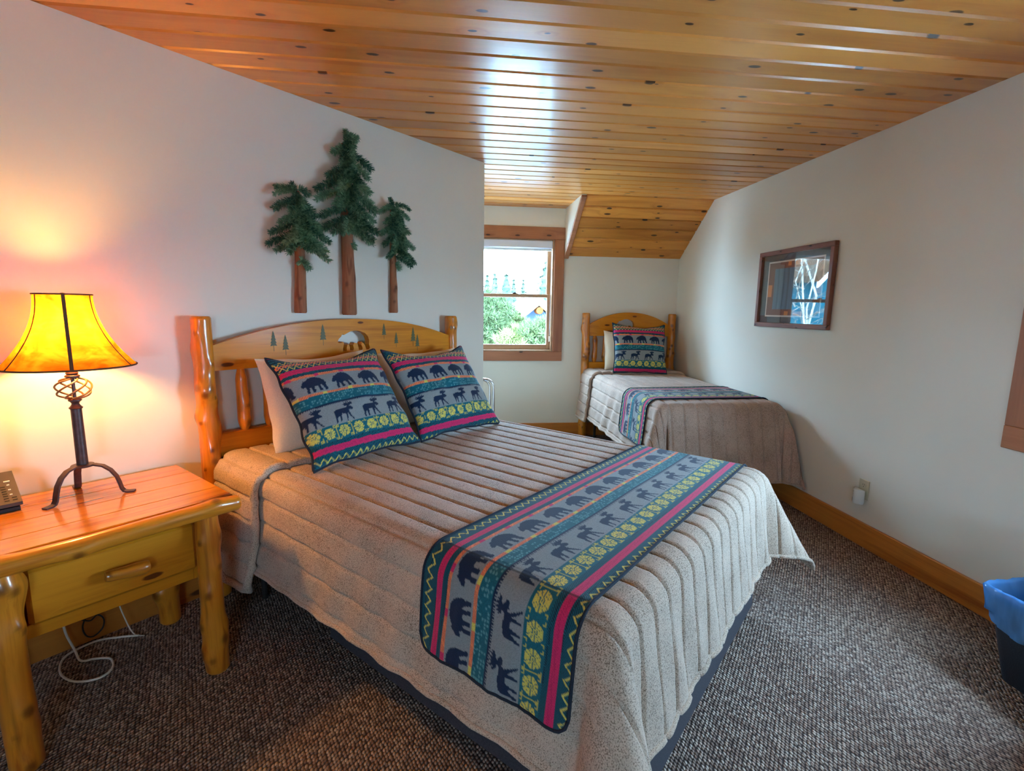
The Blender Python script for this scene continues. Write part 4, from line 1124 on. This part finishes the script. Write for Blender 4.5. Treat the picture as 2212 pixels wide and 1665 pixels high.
def limb(p0, p1, r0, r1, seed, n=6):
    g = np.random.RandomState(seed); t = np.linspace(0, 1, n)
    P = np.array(p0)[None]*(1-t[:, None])+np.array(p1)[None]*t[:, None]+g.normal(size=(n, 3))*.03*np.linalg.norm(np.array(p1)-np.array(p0))*np.sin(t*PI)[:, None]
    return tube(P, r0+(r1-r0)*t, 6)
def bushy_pine(label, x, y, parts, seed, mat='pine'):
    t = thing('pine_tree', label, 'tree', FW, (x, y, GZ), 'pines close to the window')
    top = max(p[2]+p[5]*.3 for p in parts)
    part('trunk', limb((x, y, GZ), (parts[0][0], parts[0][1], top), .16, .03, seed), M['trunk'], t)
    for k, (cx, cy, cz, rx, ry, rz, cl) in enumerate(parts):
        part('foliage', pine_crown((cx, cy, cz), rx, ry, rz, cl, 26, .15, .011, seed+k), M[mat], t, False, kind='stuff')
        part('bough', limb((x, y, cz-.7), (cx, cy, cz), .05, .015, seed+60+k), M['trunk'], t)
bushy_pine('bushy green pine filling the lower left of the back window', .85, 11.6, [(.75, 11.4, 1.10, .62, .5, .62, 700), (1.25, 11.7, .85, .52, .5, .55, 520), (.55, 11.3, .50, .75, .5, .40, 560), (1.35, 11.3, .45, .55, .5, .40, 460)], 400)
bushy_pine('lower pine in front of the blue gabled house outside the back window', 1.5, 9.2, [(1.52, 9.1, .84, .33, .35, .30, 420), (1.17, 9.1, .70, .34, .35, .28, 400), (1.80, 9.2, .92, .24, .30, .32, 320)], 450)
def spruce(label, x, y, top, r, seed, lv=15):
    t = thing('spruce_tree', label, 'tree', FW, (x, y, GZ), 'spruces beyond the back window')
    part('trunk', limb((x, y, GZ), (x, y, top), .2, .02, seed), M['trunk'], t)
    g = np.random.RandomState(seed); V, F = [], []
    for k in range(lv):
        f = (k+.5)/lv; z = top-.05-(top-GZ)*.75*f; R = r*(f**.8)*(1+.15*g.normal())
        for j in range(9):
            a = g.uniform(0, 6.3); e = np.array([math.cos(a), math.sin(a), 0]); s = np.array([-e[1], e[0], 0])
            for m in range(7):
                q = m/6; c = np.array([x, y, z])+e*R*q*1.0+np.array([0, 0, -.28*R*q*q]); w = .16*(1-q)*R+.10
                for n_ in range(2):
                    dv = (e*.5+s*g.uniform(-1, 1)+np.array([0, 0, g.uniform(-.5, .3)])); dv /= np.linalg.norm(dv)
                    b = len(V); hw_ = .09
                    V += [c-s*hw_, c+s*hw_, c+dv*w*1.6]; F.append((b, b+1, b+2))
    core = lathe([(r*.62*f**.85*(1.15 if k % 2 else .8), top-(top-GZ)*.78*f) for k, f in enumerate(np.linspace(.02, 1, 26))], 14, (x, y))
    part('foliage', join((np.array(V), F), core), M['spruce'], t, False, kind='stuff')
for lab, x, y, top, r in (('spruce at the left edge of the back window view', 2.77, 40, 4.17, 1.4), ('second spruce from the left in the back window view', 4.05, 48, 4.85, 1.8), ('third spruce from the left in the back window view, broadest', 4.60, 43, 4.45, 2.2), ('small spruce in the middle of the back window view', 6.2, 51, 4.5, 1.4), ('pale distant spruce right of the bare trees', 7.6, 54, 4.7, 1.3), ('tall airy spruce at the right side of the back window', 6.0, 32, 4.6, 2.0)):
    spruce(lab, x, y, top, r, int(x*100))
def bare_tree(label, x, y, h, seed, lean=(0, 0), mat='birch', spread=.5, r0=.05, name='bare_tree', group='bare trees outside', depth=3):
    t = thing(name, label, 'tree', FW, (x, y, GZ), group)
    g = np.random.RandomState(seed); tubes = []
    top = np.array([x+lean[0], y+lean[1], GZ+h])
    part('trunk', limb((x, y, GZ), top, r0, r0*.3, seed, 8), M[mat], t)
    def grow(p, d, L, r, k):
        e = p+d*L; tubes.append(limb(p, e, r, r*.4, g.randint(9999), 4))
        if k > 0:
            for _ in range(3):
                q = d+g.normal(size=3)*.55+np.array([0, 0, .15]); q /= np.linalg.norm(q)
                grow(p+(e-p)*g.uniform(.3, .95), q, L*g.uniform(.45, .7), r*.5, k-1)
    for k in range(9):
        f = g.uniform(.35, .97); p = np.array([x, y, GZ])*(1-f)+top*f
        d = np.array([g.normal(), g.normal(), .7]); d /= np.linalg.norm(d)
        grow(p, d, spread*h*.22*g.uniform(.6, 1.2), r0*.35, depth-1)
    part('branches', join(*tubes), M['twig'], t, True, kind='stuff')
ORD = ('first', 'second', 'third', 'fourth', 'fifth', 'sixth', 'seventh')
for k, (x, y, h, lx) in enumerate(((-1.05, 8.2, 7.5, .1), (-1.25, 8.6, 8.0, -.15), (-1.75, 9.1, 7.0, .4), (-1.80, 9.5, 8.2, .6), (-2.35, 9.5, 7.8, .2), (-2.35, 10.0, 8.5, -.3), (-3.0, 10.3, 7.6, .3))):
    bare_tree('%s slender bare tree from the left in the reflection on the framed picture' % ORD[k], x, y, h, 700+k, (lx, 0), r0=.022+.008*(k % 3))
for k, (x, y, h) in enumerate(((8.3, 60, 7.4), (9.0, 62.5, 7.2), (9.9, 65, 7.6))):
    bare_tree('%s of the three thin bare trees between the spruces outside the back window' % ('leftmost', 'middle one', 'rightmost')[k], x, y, h, 740+k, r0=.05, depth=2)
# gabled house
hx, hy, ap = 3.82, 22.0, 1.86
hs = thing('gabled_house', 'blue gabled house with pale roof behind the pines', 'house', FW, (hx, hy+3, GZ))
slp = .79; wd = 3.4
gab = [(hx-wd, GZ), (hx+wd, GZ), (hx+wd, ap-.3-wd*slp), (hx, ap-.3), (hx-wd, ap-.3-wd*slp)]
part('gable_wall', prism(gab, hy+.55, hy+6), M['bluewall'], hs, False)
for sg in (-1, 1):
    e = wd+.5
    roofp = [(hx, ap), (hx+sg*e, ap-e*slp), (hx+sg*e, ap-e*slp+.14), (hx, ap+.14)]
    part('roof', prism(roofp if sg < 0 else roofp[::-1], hy+.05, hy+6.4), M['roofsnow'], hs, False)
    fas = [(hx, ap-.30), (hx+sg*e, ap-e*slp-.30), (hx+sg*e, ap-e*slp), (hx, ap)]
    part('fascia_board', prism(fas if sg < 0 else fas[::-1], hy, hy+.06), M['fascia'], hs, False)
    tr = [(hx+sg*.7, ap-.3-.7*slp), (hx+sg*1.6, ap-.3-1.6*slp), (hx+sg*1.6, ap-1.0-1.6*slp), (hx+sg*.7, ap-1.35)]
    part('log_gable_infill', prism(tr if sg < 0 else tr[::-1], hy+.5, hy+.56), M['logend'], hs, False)
part('ridge_log_end', tube([(hx+.02, hy-.1, ap-.52), (hx+.02, hy+.6, ap-.52)], .15, 18), M['logend'], hs)
# second cabin, seen only as a reflection in the picture glass
cb = thing('teal_cabin', 'teal cabin corner under a dark eave reflected in the picture glass', 'cabin', FW, (-6.0, 12.5, GZ))
part('wall', box(-8.5, -3.82, 11.4, 14.5, GZ, 2.45), M['tealwall'], cb, False)
ev = [(-3.46, 2.12), (-6.2, 5.0), (-6.2, 5.2), (-3.40, 2.26)]
part('eave', prism(ev[::-1], 10.8, 14.9), M['trunk'], cb, False)
part('fascia_board', prism([(-3.46, 1.98), (-6.2, 4.86), (-6.2, 5.0), (-3.46, 2.12)], 10.8, 10.86), M['roofsnow'], cb, False)

for o in sc.objects:
    if o.type == 'LIGHT': o['kind'] = 'structure'
